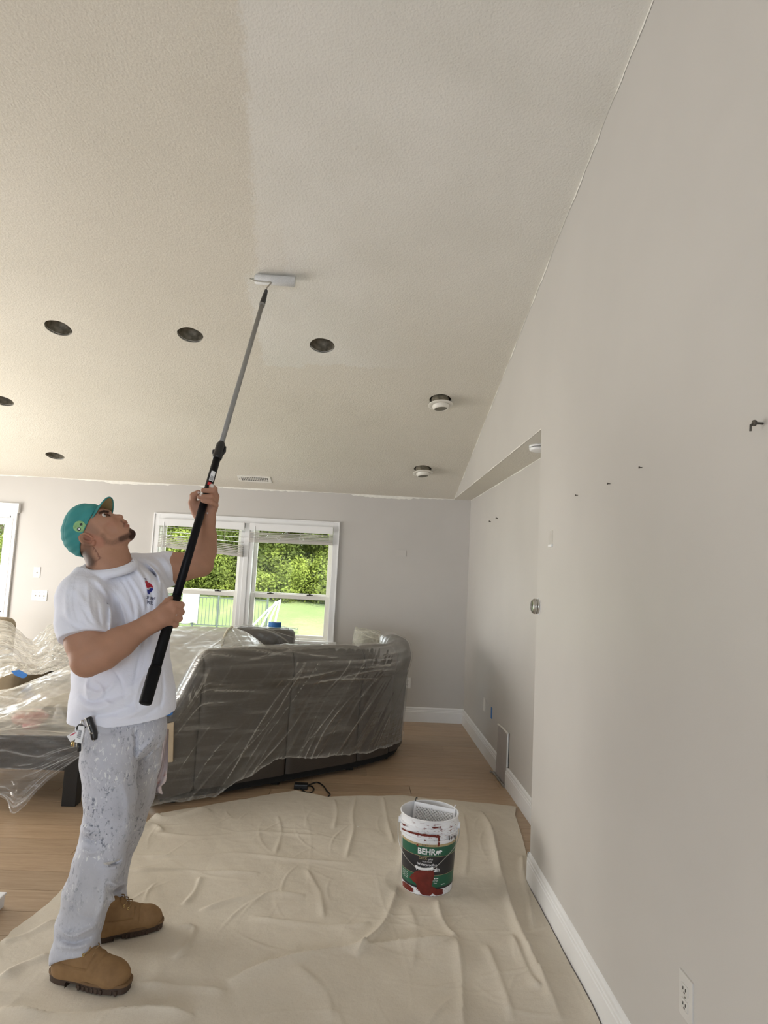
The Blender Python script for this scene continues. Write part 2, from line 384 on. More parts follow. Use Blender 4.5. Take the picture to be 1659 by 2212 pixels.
# --- floor of wide oak planks
def wood_mat():
    t = NT('oak_plank_finish'); oi = t.new('ShaderNodeObjectInfo'); 
    vec = t.coord('Object', scale=(1.0, 14, 14))
    add = t.new('ShaderNodeVectorMath', operation='ADD'); t.ln(vec, add.inputs[0])
    cb = t.comb(t.math('MULTIPLY', oi.outputs['Random'], 37.0), t.math('MULTIPLY', oi.outputs['Random'], 91.0), 0.0); t.ln(cb, add.inputs[1])
    g = t.noise(3.2, 5, .6, vec=add.outputs[0], dist=.6); f = t.noise(24, 3, .5, vec=add.outputs[0])
    c1 = t.ramp(g, [(.25, (.37, .255, .16, 1)), (.55, (.465, .335, .22, 1)), (.8, (.52, .385, .265, 1))])
    tint = t.ramp(oi.outputs['Random'], [(0, (.86, .86, .86, 1)), (1, (1.10, 1.08, 1.06, 1))])
    c2 = t.mix(1.0, c1, tint, 'MULTIPLY'); c3 = t.mix(t.ramp(f, [(.35, .28), (.6, 0)]), c2, (.29, .195, .12, 1))
    t.base(c3); t.set(Roughness=.38); t.bump(f, .06, .002); return t.m
M_wood = wood_mat()
fl = MB().box((XL-.1, YR-.1, -.05), (1.6, DB+.1, -.014)).build('floor', M_dark); tag(fl, kind='structure')
PW = .19; plens = [1.1, 1.45, 1.8, 2.1]; pm = {}
for L in plens:
    pm[L] = MB().box((.0012, .0012, -.014), (L-.0012, PW-.0012, 0), .0012).mesh('plank'); pm[L].materials.append(M_wood)
y = YR+.02; row = 0
while y < DB:
    x = XL-random.random()*1.4
    while x < XA+.05:
        L = random.choice(plens); o = bpy.data.objects.new('plank', pm[L]); COL.objects.link(o); o.parent = fl; o.location = (x, y, 0)
        x += L
    y += PW; row += 1
# --- back window
M_glass = NT('window_glass')
def glass_mat(t):
    t.n.remove(t.b); tr = t.new('ShaderNodeBsdfTransparent'); gl = t.new('ShaderNodeBsdfGlossy'); mx = t.new('ShaderNodeMixShader')
    tr.inputs[0].default_value = (.97, .985, .975, 1); gl.inputs['Roughness'].default_value = .02
    fr = t.new('ShaderNodeFresnel'); fr.inputs[0].default_value = 1.45
    nz = t.noise(2, 2); 
    t.ln(t.math('MULTIPLY', fr.outputs[0], t.math('MULTIPLY_ADD', nz, .03, .08)), mx.inputs[0]); t.ln(tr.outputs[0], mx.inputs[1]); t.ln(gl.outputs[0], mx.inputs[2]); t.ln(mx.outputs[0], t.out.inputs[0])
    return t.m
M_glass = glass_mat(M_glass)
M_vinyl = simple('window_white_vinyl', (.80, .78, .72), .35, var=.02)
win = empty('window_1', (0, 0, 0)); tag(win, kind='structure')
def frame_boxes(b, x0, x1, z0, z1, w, y0, y1, bev=.003):
    b.box((x0, y0, z0), (x0+w, y1, z1), bev); b.box((x1-w, y0, z0), (x1, y1, z1), bev)
    b.box((x0+w, y0, z1-w), (x1-w, y1, z1), bev); b.box((x0+w, y0, z0), (x1-w, y1, z0+w), bev)
b = MB(); cw = .068
for (x0, x1, z0, z1) in [(WX0-cw+.01, WX0+.01, WZ0-.05, WZ1+cw-.012), (WX1-.01, WX1+cw-.01, WZ0-.05, WZ1+cw-.012), (WX0+.01, WX1-.01, WZ1-.012, WZ1+cw-.012)]:
    b.box((x0, DB-.017, z0), (x1, DB+.001, z1), .003)
for (x0, x1, z0, z1) in [(WX0-cw+.01, WX0-cw+.024, WZ0-.05, WZ1+cw-.012), (WX1+cw-.024, WX1+cw-.01, WZ0-.05, WZ1+cw-.012), (WX0-cw+.024, WX1+cw-.024, WZ1+cw-.026, WZ1+cw-.012)]:
    b.box((x0, DB-.026, z0), (x1, DB-.015, z1), .003)
b.build('window_casing', M_trim, win)
b = MB(); b.box((WX0-.09, DB-.05, WZ0-.03), (WX1+.09, DB+.06, WZ0), .004); b.build('window_sill', M_trim, win)
b = MB(); b.box((-1.305, DB-.004, WZ0), (-1.167, DB+.12, WZ1), .003); b.box((-1.262, DB-.014, WZ0), (-1.210, DB+.0, WZ1), .003); b.build('mullion', M_trim, win)
b = MB(); frame_boxes(b, WX0, WX1, WZ0, WZ1, .018, DB+.001, DB+.139, 0); b.build('jamb', M_vinyl, win)
WINS = [(WX0+.018, -1.305), (-1.167, WX1-.018)]
for k, (x0, x1) in enumerate(WINS):
    b = MB(); frame_boxes(b, x0, x1, 1.285, WZ1-.018, .042, DB+.085, DB+.112); up = b.build('upper_sash', M_vinyl, win)
    MB().box((x0+.04, DB+.096, 1.32), (x1-.04, DB+.100, WZ1-.055)).build('pane', M_glass, up)
    b = MB(); frame_boxes(b, x0, x1, WZ0+.004, 1.312, .046, DB+.050, DB+.084); lo = b.build('lower_sash', M_vinyl, win)
    MB().box((x0+.044, DB+.064, WZ0+.04), (x1-.044, DB+.068, 1.27)).build('pane', M_glass, lo)
    b = MB()
    for u in ((.25, .75) if k else (.75,)):
        xx = x0+(x1-x0)*u; b.box((xx-.035, DB+.046, 1.310), (xx+.035, DB+.07, 1.320), .002); b.box((xx-.012, DB+.04, 1.316), (xx+.012, DB+.06, 1.328), .002)
    b.build('sash_lock', M_dark, lo)
# blinds
M_slat = simple('blind_slat_white', (.56, .53, .49), .4, var=.03, scale=6)
def blind(x0, x1, ztop, zs0, zs1, nslat, tilt, open_slats, lab):
    e = empty('window_blind', ((x0+x1)/2, DB-.0285, ztop)); tag(e, lab, 'blind', 'slatted blinds of the back window')
    w = (x1-x0)/2-.006
    MB().box((-w, -.028, -.045), (w, .022, 0), .003).build('head_rail', M_trim, e)
    MB().box((-w-.004, -.034, -.075), (w+.004, -.029, .005), .002).build('valance', M_trim, e)
    R_ = np.array(Matrix.Rotation(tilt, 3, 'Y'))
    zl, zh = zs0-ztop, zs1-ztop; sm = None
    for k in range(nslat):                               # bunched slats
        z = zl+.018+(zh-zl-.018)*k/(nslat-1)
        b = MB(); q = MB().box((-w, -.024+.004*math.sin(k*2.1), -.0036), (w, .022+.003*math.sin(k*1.7), .0036))
        b.add([R_@np.array(v)+np.array([0, 0, z+.0035*math.sin(k*3.3)]) for v in q.v], q.f); b.build('slat', M_slat, e)
    q = MB().box((-w, -.024, -.009), (w, .024, .009)); b = MB(); b.add([R_@np.array(v)+np.array([0, 0, zl+.006]) for v in q.v], q.f); b.build('bottom_rail', M_slat, e)
    for k, (zz, tl) in enumerate(open_slats):
        R2 = np.array(Matrix.Rotation(tilt*tl, 3, 'Y')@Matrix.Rotation(.12, 3, 'X'))
        q = MB().box((-w, -.024, -.0013), (w, .024, .0013)); b = MB(); b.add([R2@np.array(v)+np.array([0, 0, zz-ztop]) for v in q.v], q.f); b.build('slat', M_slat, e)
    for xx in (-w*.72, -w*.1, w*.55):
        for yy in (-.02, .02): MB().tube([(xx, yy, -.04), (xx, yy, zh)], .0012, 5).build('ladder_cord', M_slat, e)
    b = MB(); b.tube([(-w*.88, -.036, -.03), (-w*.885, -.04, zl-.10)], .0035, 6); b.build('tilt_wand', M_trim, e)
    for xx in (-w*.8, -w*.3, w*.25):
        b = MB(); P_ = [(xx+.02*math.cos(a)*(1+.3*math.sin(3*a)), -.030, zl+.05+.022*math.sin(a)) for a in np.linspace(0, 5.8, 14)]; b.tube(P_, .0016, 5); b.build('cord_loop', M_trim, e)
blind(WX0+.012, -1.264, WZ1-.013, 1.74, 1.86, 12, .075, [(1.985, .15), (1.93, .3), (1.885, .6)], 'lowered slatted blind hanging askew behind the raised arm, some slats open')
blind(-1.208, WX1-.012, WZ1-.013, 1.88, 1.985, 12, -.012, [], 'slatted blind pulled fully up in the window half beside the bare wall')
# --- glazed door at the left
dr_ = empty('door_1'); tag(dr_, kind='structure')
b = MB(); b.box((DX1-.002, DB-.018, 0), (DX1+.068, DB+.001, DZ1+.028), .003); b.box((DX0-.068, DB-.018, 0), (DX0+.002, DB+.001, DZ1+.028), .003); b.box((DX0, DB-.018, DZ1-.004), (DX1, DB+.001, DZ1+.028), .003)
b.box((DX1+.054, DB-.028, 0), (DX1+.068, DB-.016, DZ1+.028), .003); b.box((DX1+.018, DB-.022, 0), (DX1+.026, DB-.016, DZ1), .002); b.build('door_casing', M_trim, dr_)
b = MB(); b.box((DX0-.11, DB-.045, DZ1+.028), (DX1+.085, DB+.001, DZ1+.135), .003); b.build('door_head_board', M_trim, dr_)
b = MB(); b.box((DX1-.022, DB+.0, 0), (DX1, DB+.14, DZ1), 0); b.box((DX0, DB, 0), (DX0+.022, DB+.14, DZ1), 0); b.box((DX0, DB, DZ1-.022), (DX1, DB+.14, DZ1), 0); b.build('door_jamb', M_trim, dr_)
b = MB(); frame_boxes(b, DX0+.024, DX1-.024, .01, DZ1-.024, .075, DB+.05, DB+.09); lf = b.build('door_leaf', M_trim, dr_)
MB().box((DX0+.098, DB+.066, .08), (DX1-.098, DB+.071, DZ1-.098)).build('pane', M_glass, lf)
hp = at_y(4, 1320, DB+.03); b = MB(); b.box((hp[0]-.02, DB+.03, hp[2]-.10), (hp[0]+.016, DB+.052, hp[2]+.10), .008); b.tube([(hp[0]-.002, DB+.04, hp[2]), (hp[0]-.002, DB-.01, hp[2]), (hp[0]-.05, DB-.015, hp[2])], .009, 8); b.build('door_handle', M_black, dr_)
# ================================================================== GARDEN BEYOND THE WINDOW
def lawn_mat():
    t = NT('lawn_grass'); a = t.noise(.35, 4); f = t.noise(9, 4, .7)
    c = t.ramp(a, [(.3, (.085, .115, .035, 1)), (.55, (.115, .145, .05, 1)), (.75, (.155, .165, .075, 1))])
    t.base(t.mix(t.ramp(f, [(.35, .5), (.65, 0)]), c, (.05, .09, .02, 1))); t.set(Roughness=.9); t.bump(f, .6, .05); return t.m
M_lawn = lawn_mat()
def lawn_z(x, y):
    return -.55+.0155*np.clip(y-9, 0, 99)+.0052*np.clip(y-14, 0, 14)**2*.9+.04*np.sin(x*.7)*np.sin(y*.5)
gx, gy = np.meshgrid(np.linspace(-30, 22, 70), np.linspace(DB+.6, 60, 60), indexing='ij')
V = np.stack([gx, gy, lawn_z(gx, gy)], -1).reshape(-1, 3)
tag(link('lawn', np_mesh('lawn', V, grid_quads(70, 60)), M_lawn, smooth=True), 'bright green mown lawn rising behind the house', 'lawn', kind='stuff')
def leaf_mat(name, c1, c2):
    t = NT(name); oi = t.noise(1.1, 3)
    f = t.noise(7, 2)
    c = t.mix(f, t.ramp(oi, [(.3, c1), (.7, c2)]), c2)
    t.n.remove(t.b); d = t.new('ShaderNodeBsdfDiffuse'); tl = t.new('ShaderNodeBsdfTranslucent'); mx = t.new('ShaderNodeMixShader'); mx.inputs[0].default_value = .45
    t.ln(c, d.inputs[0]); t.ln(c, tl.inputs[0]); t.ln(d.outputs[0], mx.inputs[1]); t.ln(tl.outputs[0], mx.inputs[2]); t.ln(mx.outputs[0], t.out.inputs[0]); return t.m
LEAF = [leaf_mat('leaf_fresh_green', (.09, .14, .025, 1), (.22, .26, .06, 1)), leaf_mat('leaf_yellow_green', (.15, .17, .03, 1), (.34, .30, .08, 1)), leaf_mat('leaf_dark_green', (.055, .09, .02, 1), (.15, .18, .05, 1))]
M_bark = simple('tree_bark', (.16, .12, .085), .9, var=.3, scale=3, bump=.5, bscale=10)
def leaf_cloud(n, clumps, size, seed):
    r = np.random.default_rng(seed); cidx = r.integers(0, len(clumps), n); cl = np.array(clumps)[cidx]
    d = r.standard_normal((n, 3)); d /= np.linalg.norm(d, axis=1, keepdims=True); rad = r.random(n)**.45
    P = cl[:, :3]+d*rad[:, None]*cl[:, 3:4]
    a = r.standard_normal((n, 3)); a /= np.linalg.norm(a, axis=1, keepdims=True); bb = np.cross(a, d); bb /= np.linalg.norm(bb, axis=1, keepdims=True)+1e-9
    s = size*(.6+.8*r.random(n))[:, None]
    V = np.stack([P-a*s, P+bb*s*.55, P+a*s, P-bb*s*.55], 1).reshape(-1, 3)
    return np_mesh('foliage', V, np.arange(4*n).reshape(-1, 4))
def crown(seed, h, w, n):
    r = np.random.default_rng(seed); out = []
    for k in range(n):
        z = h*(.18+.8*r.random()); rr = w*math.sin(math.pi*min(.95, (z/h)*.8+.18)); an = r.random()*6.283; q = r.random()**.5
        out.append((rr*q*math.cos(an), rr*q*math.sin(an), z, .45+.5*r.random()))
    return out
crowns = [leaf_cloud(30000, crown(s, 7.5, 2.6, 64), .066, s) for s in (1, 2, 3)]
bushes = [leaf_cloud(9000, crown(s, 2.0, 1.5, 26), .065, s) for s in (11, 12)]
for i, m_ in enumerate(crowns): m_.materials.append(LEAF[i])
for i, m_ in enumerate(bushes): m_.materials.append(LEAF[[0, 2][i]])
r = np.random.default_rng(5)
TL = ['fresh green leafy tree at the far edge of the lawn', 'yellow green sunlit tree at the far edge of the lawn', 'dark green tree at the far edge of the lawn']
trunk = {}
for k in range(16):
    x = -14.5+k*1.25+r.normal()*.25; y = 28+2.6*(k % 3)+r.normal()*.5; ty = [0, 1, 0, 2, 0, 1][k % 6] if x < -4 else [2, 0, 2][k % 3]
    z = float(lawn_z(np.array(x), np.array(y)))
    e = empty('garden_tree', (x, y, z-.05), r.random()*6.28); tag(e, TL[ty], 'tree', 'trees along the lawn, %s' % ['fresh green', 'yellow green', 'dark green'][ty])
    s = .85+.3*r.random()
    o = link('foliage', crowns[ty], None, e); o.scale = (s, s, s); o['kind'] = 'stuff'
    if 0 not in trunk:
        b = MB(); b.tube([(0, 0, 0), (.08, .03, 1.2), (.05, -.05, 3), (.2, .1, 5.5)], [.2, .16, .12, .05], 9); trunk[0] = b.mesh('trunk'); trunk[0].materials.append(M_bark)
        b = MB()
        for q in range(6):
            an = q*1.1; b.tube([(.06, 0, 1.8+q*.45), (.9*math.cos(an), .9*math.sin(an), 2.8+q*.5), (1.6*math.cos(an+.3), 1.6*math.sin(an+.3), 3.6+q*.5)], [.07, .045, .02], 6)
        trunk[1] = b.mesh('branches'); trunk[1].materials.append(M_bark)
    link('trunk', trunk[0], None, e); o = link('branches', trunk[1], None, e); o['kind'] = 'stuff'
for k in range(22):
    x = -13.5+k*.86+r.normal()*.2; y = 25.6+r.random()*1.2; z = float(lawn_z(np.array(x), np.array(y))); ty = 0 if r.random() < .7 else 1
    e = empty('garden_bush', (x, y, z-.1), r.random()*6.28); tag(e, ['green bush in the hedge below the trees', 'dark green bush in the hedge below the trees'][ty], 'bush', 'bushes below the trees, %s' % ['fresh green', 'dark green'][ty])
    s = .8+.35*r.random(); o = link('foliage', bushes[ty], None, e); o.scale = (s, s, s*.85); o['kind'] = 'stuff'
# metal fence
M_fence = simple('fence_dark_metal', (.06, .075, .07), .5)
fy = 19.0; fz = float(lawn_z(np.array(-5.), np.array(fy)))
e = empty('garden_fence', (0, fy, fz)); tag(e, 'low dark metal garden fence of thin bars on the lawn', 'fence')
for k in range(7):
    x = -6.9+k*.72; MB().box((x-.025, -.025, -.05), (x+.025, .025, .95)).build('post', M_fence, e)
for zz in (.08, .88): MB().box((-6.9, -.012, zz-.012), (-2.58, .012, zz+.012)).build('rail', M_fence, e)
pk = MB().box((-.006, -.006, .08), (.006, .006, .90)).mesh('bar'); pk.materials.append(M_fence)
for k in range(42):
    o = link('bar', pk, None, e); o.location = (-6.85+k*.103, 0, 0)
# white washing cloth / cover on the fence and a leaning frame of tubes
M_white = simple('white_cotton_outdoor', (.40, .41, .42), .8)
cx = at_y(411, 1312, fy-.03); zt = fz+.965                 # hung over the top of the fence
A = np.zeros((14, 16, 3))
for i in range(14):
    x = cx[0]-.24+.48*i/13; wv_ = .012*math.sin(i*1.3)
    for j in range(16):
        if j < 4: A[i, j] = (x, fy+.040+abs(wv_), zt-.07*(4-j))
        elif j < 6: A[i, j] = (x, fy+(.02 if j == 4 else -.02), zt+.004)
        else: A[i, j] = (x, fy-.040-abs(wv_)-.01*math.sin(j)**2, zt-.085*(j-5)-.02*math.sin(i*.5))
lw = MB().grid(A); lw.grid(A+np.array([0, .006, 0]), True)
tag(lw.build('white_cover', M_white, None, True), 'white cloth cover hung over the metal fence on the lawn', 'cover')
M_alu = simple('dull_aluminium_tube', (.28, .29, .29), .4, .3)
e = empty('tube_frame', (0, 0, 0)); tag(e, 'leaning frame of pale metal tubes standing on the lawn outside', 'garden frame')
for (a, c) in [((546, 1352), (604, 1298)), ((560, 1362), (596, 1300)), ((572, 1372), (600, 1300)), ((588, 1372), (606, 1296))]:
    pa, pc = at_y(*a, 12.2), at_y(*c, 13.0); mid = (pa+pc)/2+np.array([0, 0, .04])
    base_ = pa+(pa-pc)*.9; base_[2] = lawn_z(base_[0], base_[1])
    MB().tube([base_, pa, mid, pc], .02, 8).build('tube', M_alu, e)
# ================================================================== SOFA, CHAIRS, TABLE UNDER PLASTIC FILM
def leather(name, c):
    t = NT(name); n1 = t.noise(4, 3); v = t.new('ShaderNodeTexVoronoi'); v.inputs['Scale'].default_value = 140; t.ln(t.coord(), v.inputs['Vector'])
    t.base(t.ramp(n1, [(.3, tuple(q*.8 for q in c)+(1,)), (.7, tuple(q*1.2 for q in c)+(1,))])); t.set(Roughness=.5); t.bump(v.outputs['Distance'], .15, .003); return t.m
M_brown = leather('sofa_dark_brown_leather', (.046, .036, .029))
M_base = simple('sofa_black_base_cloth', (.008, .008, .008), .9)
def film_mat(name, haze, streak, col=(.86, .85, .80), vec_rot=(0, 0, 0), sscale=(30, 30, 3), lo=.45, hi=.75, transl=.5, gloss=.22):
    """thin clear plastic: mostly see-through, milky where it is creased, shiny"""
    t = NT(name); t.n.remove(t.b)
    tr = t.new('ShaderNodeBsdfTransparent'); df = t.new('ShaderNodeBsdfDiffuse'); tl = t.new('ShaderNodeBsdfTranslucent'); gl = t.new('ShaderNodeBsdfGlossy')
    df.inputs[0].default_value = (*col, 1); tl.inputs[0].default_value = (*col, 1); gl.inputs['Roughness'].default_value = .16
    at = t.new('ShaderNodeAttribute', attribute_name='crease')
    n1 = t.noise(1.0, 5, .62, vec=t.coord('Object', scale=sscale, rot=vec_rot), dist=.5)
    n2 = t.noise(2.2, 3)
    st = t.math('MULTIPLY', t.ramp(n1, [(lo, 0), (hi, 1)]), t.ramp(n2, [(.3, .25), (.7, 1)]))
    hz = t.math('MULTIPLY_ADD', st, streak, haze); hz = t.math('MULTIPLY_ADD', at.outputs['Fac'], .55, hz, clamp=True)
    m1 = t.new('ShaderNodeMixShader'); m1.inputs[0].default_value = transl; t.ln(df.outputs[0], m1.inputs[1]); t.ln(tl.outputs[0], m1.inputs[2])
    m2 = t.new('ShaderNodeMixShader'); t.ln(hz, m2.inputs[0]); t.ln(tr.outputs[0], m2.inputs[1]); t.ln(m1.outputs[0], m2.inputs[2])
    lw = t.new('ShaderNodeLayerWeight'); lw.inputs[0].default_value = .25
    gf = t.math('MULTIPLY_ADD', lw.outputs['Fresnel'], gloss*1.6, gloss*.18)
    bp = t.new('ShaderNodeBump'); bp.inputs['Strength'].default_value = .6; bp.inputs['Distance'].default_value = .012; t.ln(n1, bp.inputs['Height'])
    t.ln(bp.outputs[0], gl.inputs['Normal']); t.ln(bp.outputs[0], df.inputs['Normal'])
    m3 = t.new('ShaderNodeMixShader'); t.ln(gf, m3.inputs[0]); t.ln(m2.outputs[0], m3.inputs[1]); t.ln(gl.outputs[0], m3.inputs[2]); t.ln(m3.outputs[0], t.out.inputs[0])
    return t.m
def catmull(P, n):
    P = np.array(P, float); t = np.linspace(0, len(P)-1, n); i = np.clip(t.astype(int), 0, len(P)-2); u = (t-i)[:, None]
    p0 = P[np.clip(i-1, 0, None)]; p1 = P[i]; p2 = P[i+1]; p3 = P[np.clip(i+2, None, len(P)-1)]
    return .5*((2*p1)+(-p0+p2)*u+(2*p0-5*p1+4*p2-p3)*u*u+(-p0+3*p1-3*p2+p3)*u**3)
def resample(C, n):
    d = np.r_[0, np.cumsum(np.linalg.norm(np.diff(C, axis=0), axis=1))]; s = np.linspace(0, d[-1], n)
    return np.stack([np.interp(s, d, C[:, k]) for k in range(C.shape[1])], 1), s
# plan path of the outer face of the curved sectional (floor line)
PATH = catmull([(-1.22, 4.36), (-.80, 4.62), (-.36, 4.93), (.10, 5.28), (.40, 5.62), (.50, 6.0), (.42, 6.36)], 200)
PATH, S_ = resample(PATH, 221); SLEN = S_[-1]
def path_at(s):
    return np.stack([np.interp(s, S_, PATH[:, 0]), np.interp(s, S_, PATH[:, 1])], -1)
TAN = np.gradient(PATH, axis=0); TAN /= np.linalg.norm(TAN, axis=1, keepdims=True); NRM = np.stack([TAN[:, 1], -TAN[:, 0]], 1)   # outward (toward the camera / right)
def nrm_at(s): return np.stack([np.interp(s, S_, NRM[:, 0]), np.interp(s, S_, NRM[:, 1])], -1)
SEAMS = [0.0, .235, .93, 1.60, 2.0, SLEN]
def back_profile(t):
    """t 0..1: outer face bottom -> over the top -> down the inner face; returns (outward offset, z)"""
    pts = np.array([(.00, .085), (.0, .30), (.012, .55), (.022, .72), (.030, .76), (.040, .86), (.030, .955), (-.01, 1.003), (-.07, 1.012), (-.14, .985), (-.19, .90), (-.215, .75), (-.20, .55), (-.20, .45)])
    C, _ = resample(catmull(pts, 120), 60); k = t*59; i = np.clip(k.astype(int), 0, 58); u = (k-i)[..., None]
    return C[i]*(1-u)+C[i+1]*u
def groove(s, seams, w=.012, a=.014): return sum(-a*np.exp(-((s-q)/w)**2) for q in seams)
sofa = empty('sectional_sofa', (float(PATH[90, 0]), float(PATH[90, 1]), 0)); tag(sofa, 'dark brown curved sectional sofa seen from behind, wrapped in clear plastic film', 'sofa')
OFF = np.array([PATH[90, 0], PATH[90, 1], 0])
def topz(s): q = np.clip(s/.27, 0, 1); return (.63+.37*q*q*(3-2*q))*(1.0+.012*np.sin(s*2.3))
for k in range(len(SEAMS)-1):
    s0, s1 = SEAMS[k]+.004, SEAMS[k+1]-.004; ns, nt = max(16, int((s1-s0)/.018)), 90
    ss = np.linspace(s0, s1, ns); tt = np.linspace(0, 1, nt); S2, T2 = np.meshgrid(ss, tt, indexing='ij')
    pr = back_profile(T2); zz = pr[..., 1]*(topz(S2)); dd = pr[..., 0].copy()
    edge = np.minimum(S2-s0, s1-S2); dd -= np.sign(.5)*np.where(T2 < .62, 1, -1)*.02*np.exp(-edge/.014)
    top = np.clip((zz-.75)/.25, 0, 1); zz -= .022*np.exp(-edge/.03)*top
    dd += np.where(T2 < .5, 1, 0)*(-.012*np.exp(-((zz-.735)/.010)**2)-.008*np.exp(-((zz-.36)/.008)**2*(1 if k in (1,) else 9e3)))
    dd += np.where(T2 < .5, .010*np.sin(np.clip((zz-.74)/.26, 0, 1)*math.pi), 0)
    xy = path_at(S2)+nrm_at(S2)*dd[..., None]
    V = np.concatenate([xy, zz[..., None]], -1).reshape(-1, 3)-OFF
    link('back_section', np_mesh('back_section', V, grid_quads(ns, nt)), M_brown, sofa, True)
# black base strip and feet, seats and arm
ns = 120; ss = np.linspace(.02, SLEN-.02, ns); A = np.zeros((ns, 2, 3))
for j, z in enumerate((.03, .10)):
    xy = path_at(ss)-nrm_at(ss)*.035; A[:, j] = np.concatenate([xy, np.full((ns, 1), z)], 1)-OFF
MB().grid(A).build('base_strip', M_base, sofa)
A2 = np.zeros((ns, 2, 3)); A2[:, 0] = A[:, 1]+np.array([0, 0, -.01]); A2[:, 1] = np.concatenate([path_at(ss)-nrm_at(ss)*.55, np.full((ns, 1), .09)], 1)-OFF
MB().grid(A2).build('base_board', M_base, sofa)
for s_ in (.12, .9, 1.6, 2.1):
    for d_ in (.10, .5):
        q = path_at(np.array(s_))-nrm_at(np.array(s_))*d_; MB().box((q[0]-.03-OFF[0], q[1]-.03-OFF[1], 0), (q[0]+.03-OFF[0], q[1]+.03-OFF[1], .10), .004).build('foot', M_base, sofa)
for k in range(1, 5):
    s0, s1 = SEAMS[k]+.006, SEAMS[k+1]-.006; m_ = 24; A = []
    ss = np.linspace(s0, s1, m_)
    prof = [(-.17, .10), (-.17, .42), (-.22, .47), (-.42, .48), (-.54, .47), (-.59, .42), (-.59, .10)]
    A = np.stack([np.concatenate([path_at(ss)+nrm_at(ss)*d_*(1 if k < 3 else .75), np.full((m_, 1), z)], 1)-OFF for d_, z in prof], 1)
    MB().grid(A).build('seat', M_brown, sofa, True)
# arm block at the open end (tapering down to the left of the back)
q0 = path_at(np.array(0.0)); tn = TAN[0]; nn = NRM[0]
b = MB(); P_ = []
prof = [(.0, .09), (.0, .52), (.03, .60), (.10, .645), (.17, .60), (.20, .52), (.20, .09)]
for dpt in (-.010, -.035, -.2, -.38, -.52, -.54):
    sc_ = .94 if dpt in (-.010, -.54) else 1
    for a, z in prof:
        xy = q0-tn*(.20-a)*1.0*sc_+nn*dpt; P_.append((xy[0]-OFF[0], xy[1]-OFF[1], z*sc_))
n_ = len(prof); b.add(P_, [(i*n_+j, i*n_+j+1, (i+1)*n_+j+1, (i+1)*n_+j) for i in range(5) for j in range(n_-1)]+[tuple(range(n_-1, -1, -1)), tuple(range(5*n_, 6*n_))])
o = b.build('arm', M_brown, sofa); auto_smooth(o, 50)
# --- film over the sofa: follows the back, tented off the left corner, hem rising to the right
M_film = film_mat('clear_film_on_sofa', .085, .36, (.80, .77, .70), vec_rot=(0, math.radians(-38), math.radians(-35)), sscale=(2.0, 2.0, 26), lo=.50, hi=.74, transl=.25, gloss=.14)
def noise1(x, seed, octs=4, base=1.0):
    r = np.random.default_rng(seed); y_ = np.zeros_like(x); a = 1.0; f = base
    for _ in range(octs):
        ph = r.random(2)*6.28; y_ = y_+a*(np.sin(x*f+ph[0])*.6+np.sin(x*f*1.73+ph[1])*.4); a *= .55; f *= 2.1
    return y_
ns, nt = 330, 150
ss = np.linspace(-.21, SLEN, ns); tt = np.linspace(0, 1, nt); S2, T2 = np.meshgrid(ss, tt, indexing='ij')
Sc = np.clip(S2, 0, SLEN); ext = np.clip(-ss, 0, 1)
# hem height along s (measured in the photograph)
hem = np.interp(ss, [-.3, .0, .38, .55, .72, .85, 1.05, 1.3, 1.6, 1.9, SLEN], [.03, .03, .03, .10, .17, .22, .19, .17, .15, .14, .16])+.008*noise1(ss, 3, 4, 14)
hem = np.maximum(hem, .012)
# each column runs from the hem up the outer face, over the top and down inside, along the sofa's own profile
tp = np.linspace(0, .93, 240); PR = back_profile(tp); dd = np.zeros((ns, nt)); zz = np.zeros((ns, nt)); TM = np.zeros((ns, nt)); DN = np.zeros((ns, nt)); ZN = np.zeros((ns, nt)); itop = int(np.argmax(PR[:, 1]))
for i_, s_ in enumerate(ss):
    z = PR[:, 1]*topz(max(s_, 0)); d_ = PR[:, 0]+np.where(tp < .5, .010*np.sin(np.clip((z-.74)/.26, 0, 1)*math.pi), 0)
    if s_ < .012:                                 # past the open end the film lies on the arm instead of dropping inside
        z = z*np.interp(ext[i_], [0, .03, .10, .17, .21], [1, 1.03, 1.045, 1.0, .90]); fr = (tp[itop:]-tp[itop])/(tp[-1]-tp[itop]); d_ = d_.copy(); d_[itop:] = d_[itop]-(.52+d_[itop])*fr; z = z.copy(); z[itop:] = z[itop]
    d_ = np.r_[0, d_]; z = np.r_[.01, z]; t_ = np.r_[0, tp]; k0 = int(np.argmax(z > hem[i_])); f = (hem[i_]-z[k0-1])/(z[k0]-z[k0-1])
    d_ = np.r_[d_[k0-1]+f*(d_[k0]-d_[k0-1]), d_[k0:]]; z = np.r_[hem[i_], z[k0:]]; t_ = np.r_[t_[k0-1]+f*(t_[k0]-t_[k0-1]), t_[k0:]]
    C_, _ = resample(np.stack([d_, z, t_*1e-3], 1), nt); g = np.gradient(C_[:, :2], axis=0); g /= np.linalg.norm(g, axis=1, keepdims=True)+1e-12
    dd[i_], zz[i_], TM[i_], DN[i_], ZN[i_] = C_[:, 0], C_[:, 1], C_[:, 2]*1e3, g[:, 1], -g[:, 0]
T2 = TM
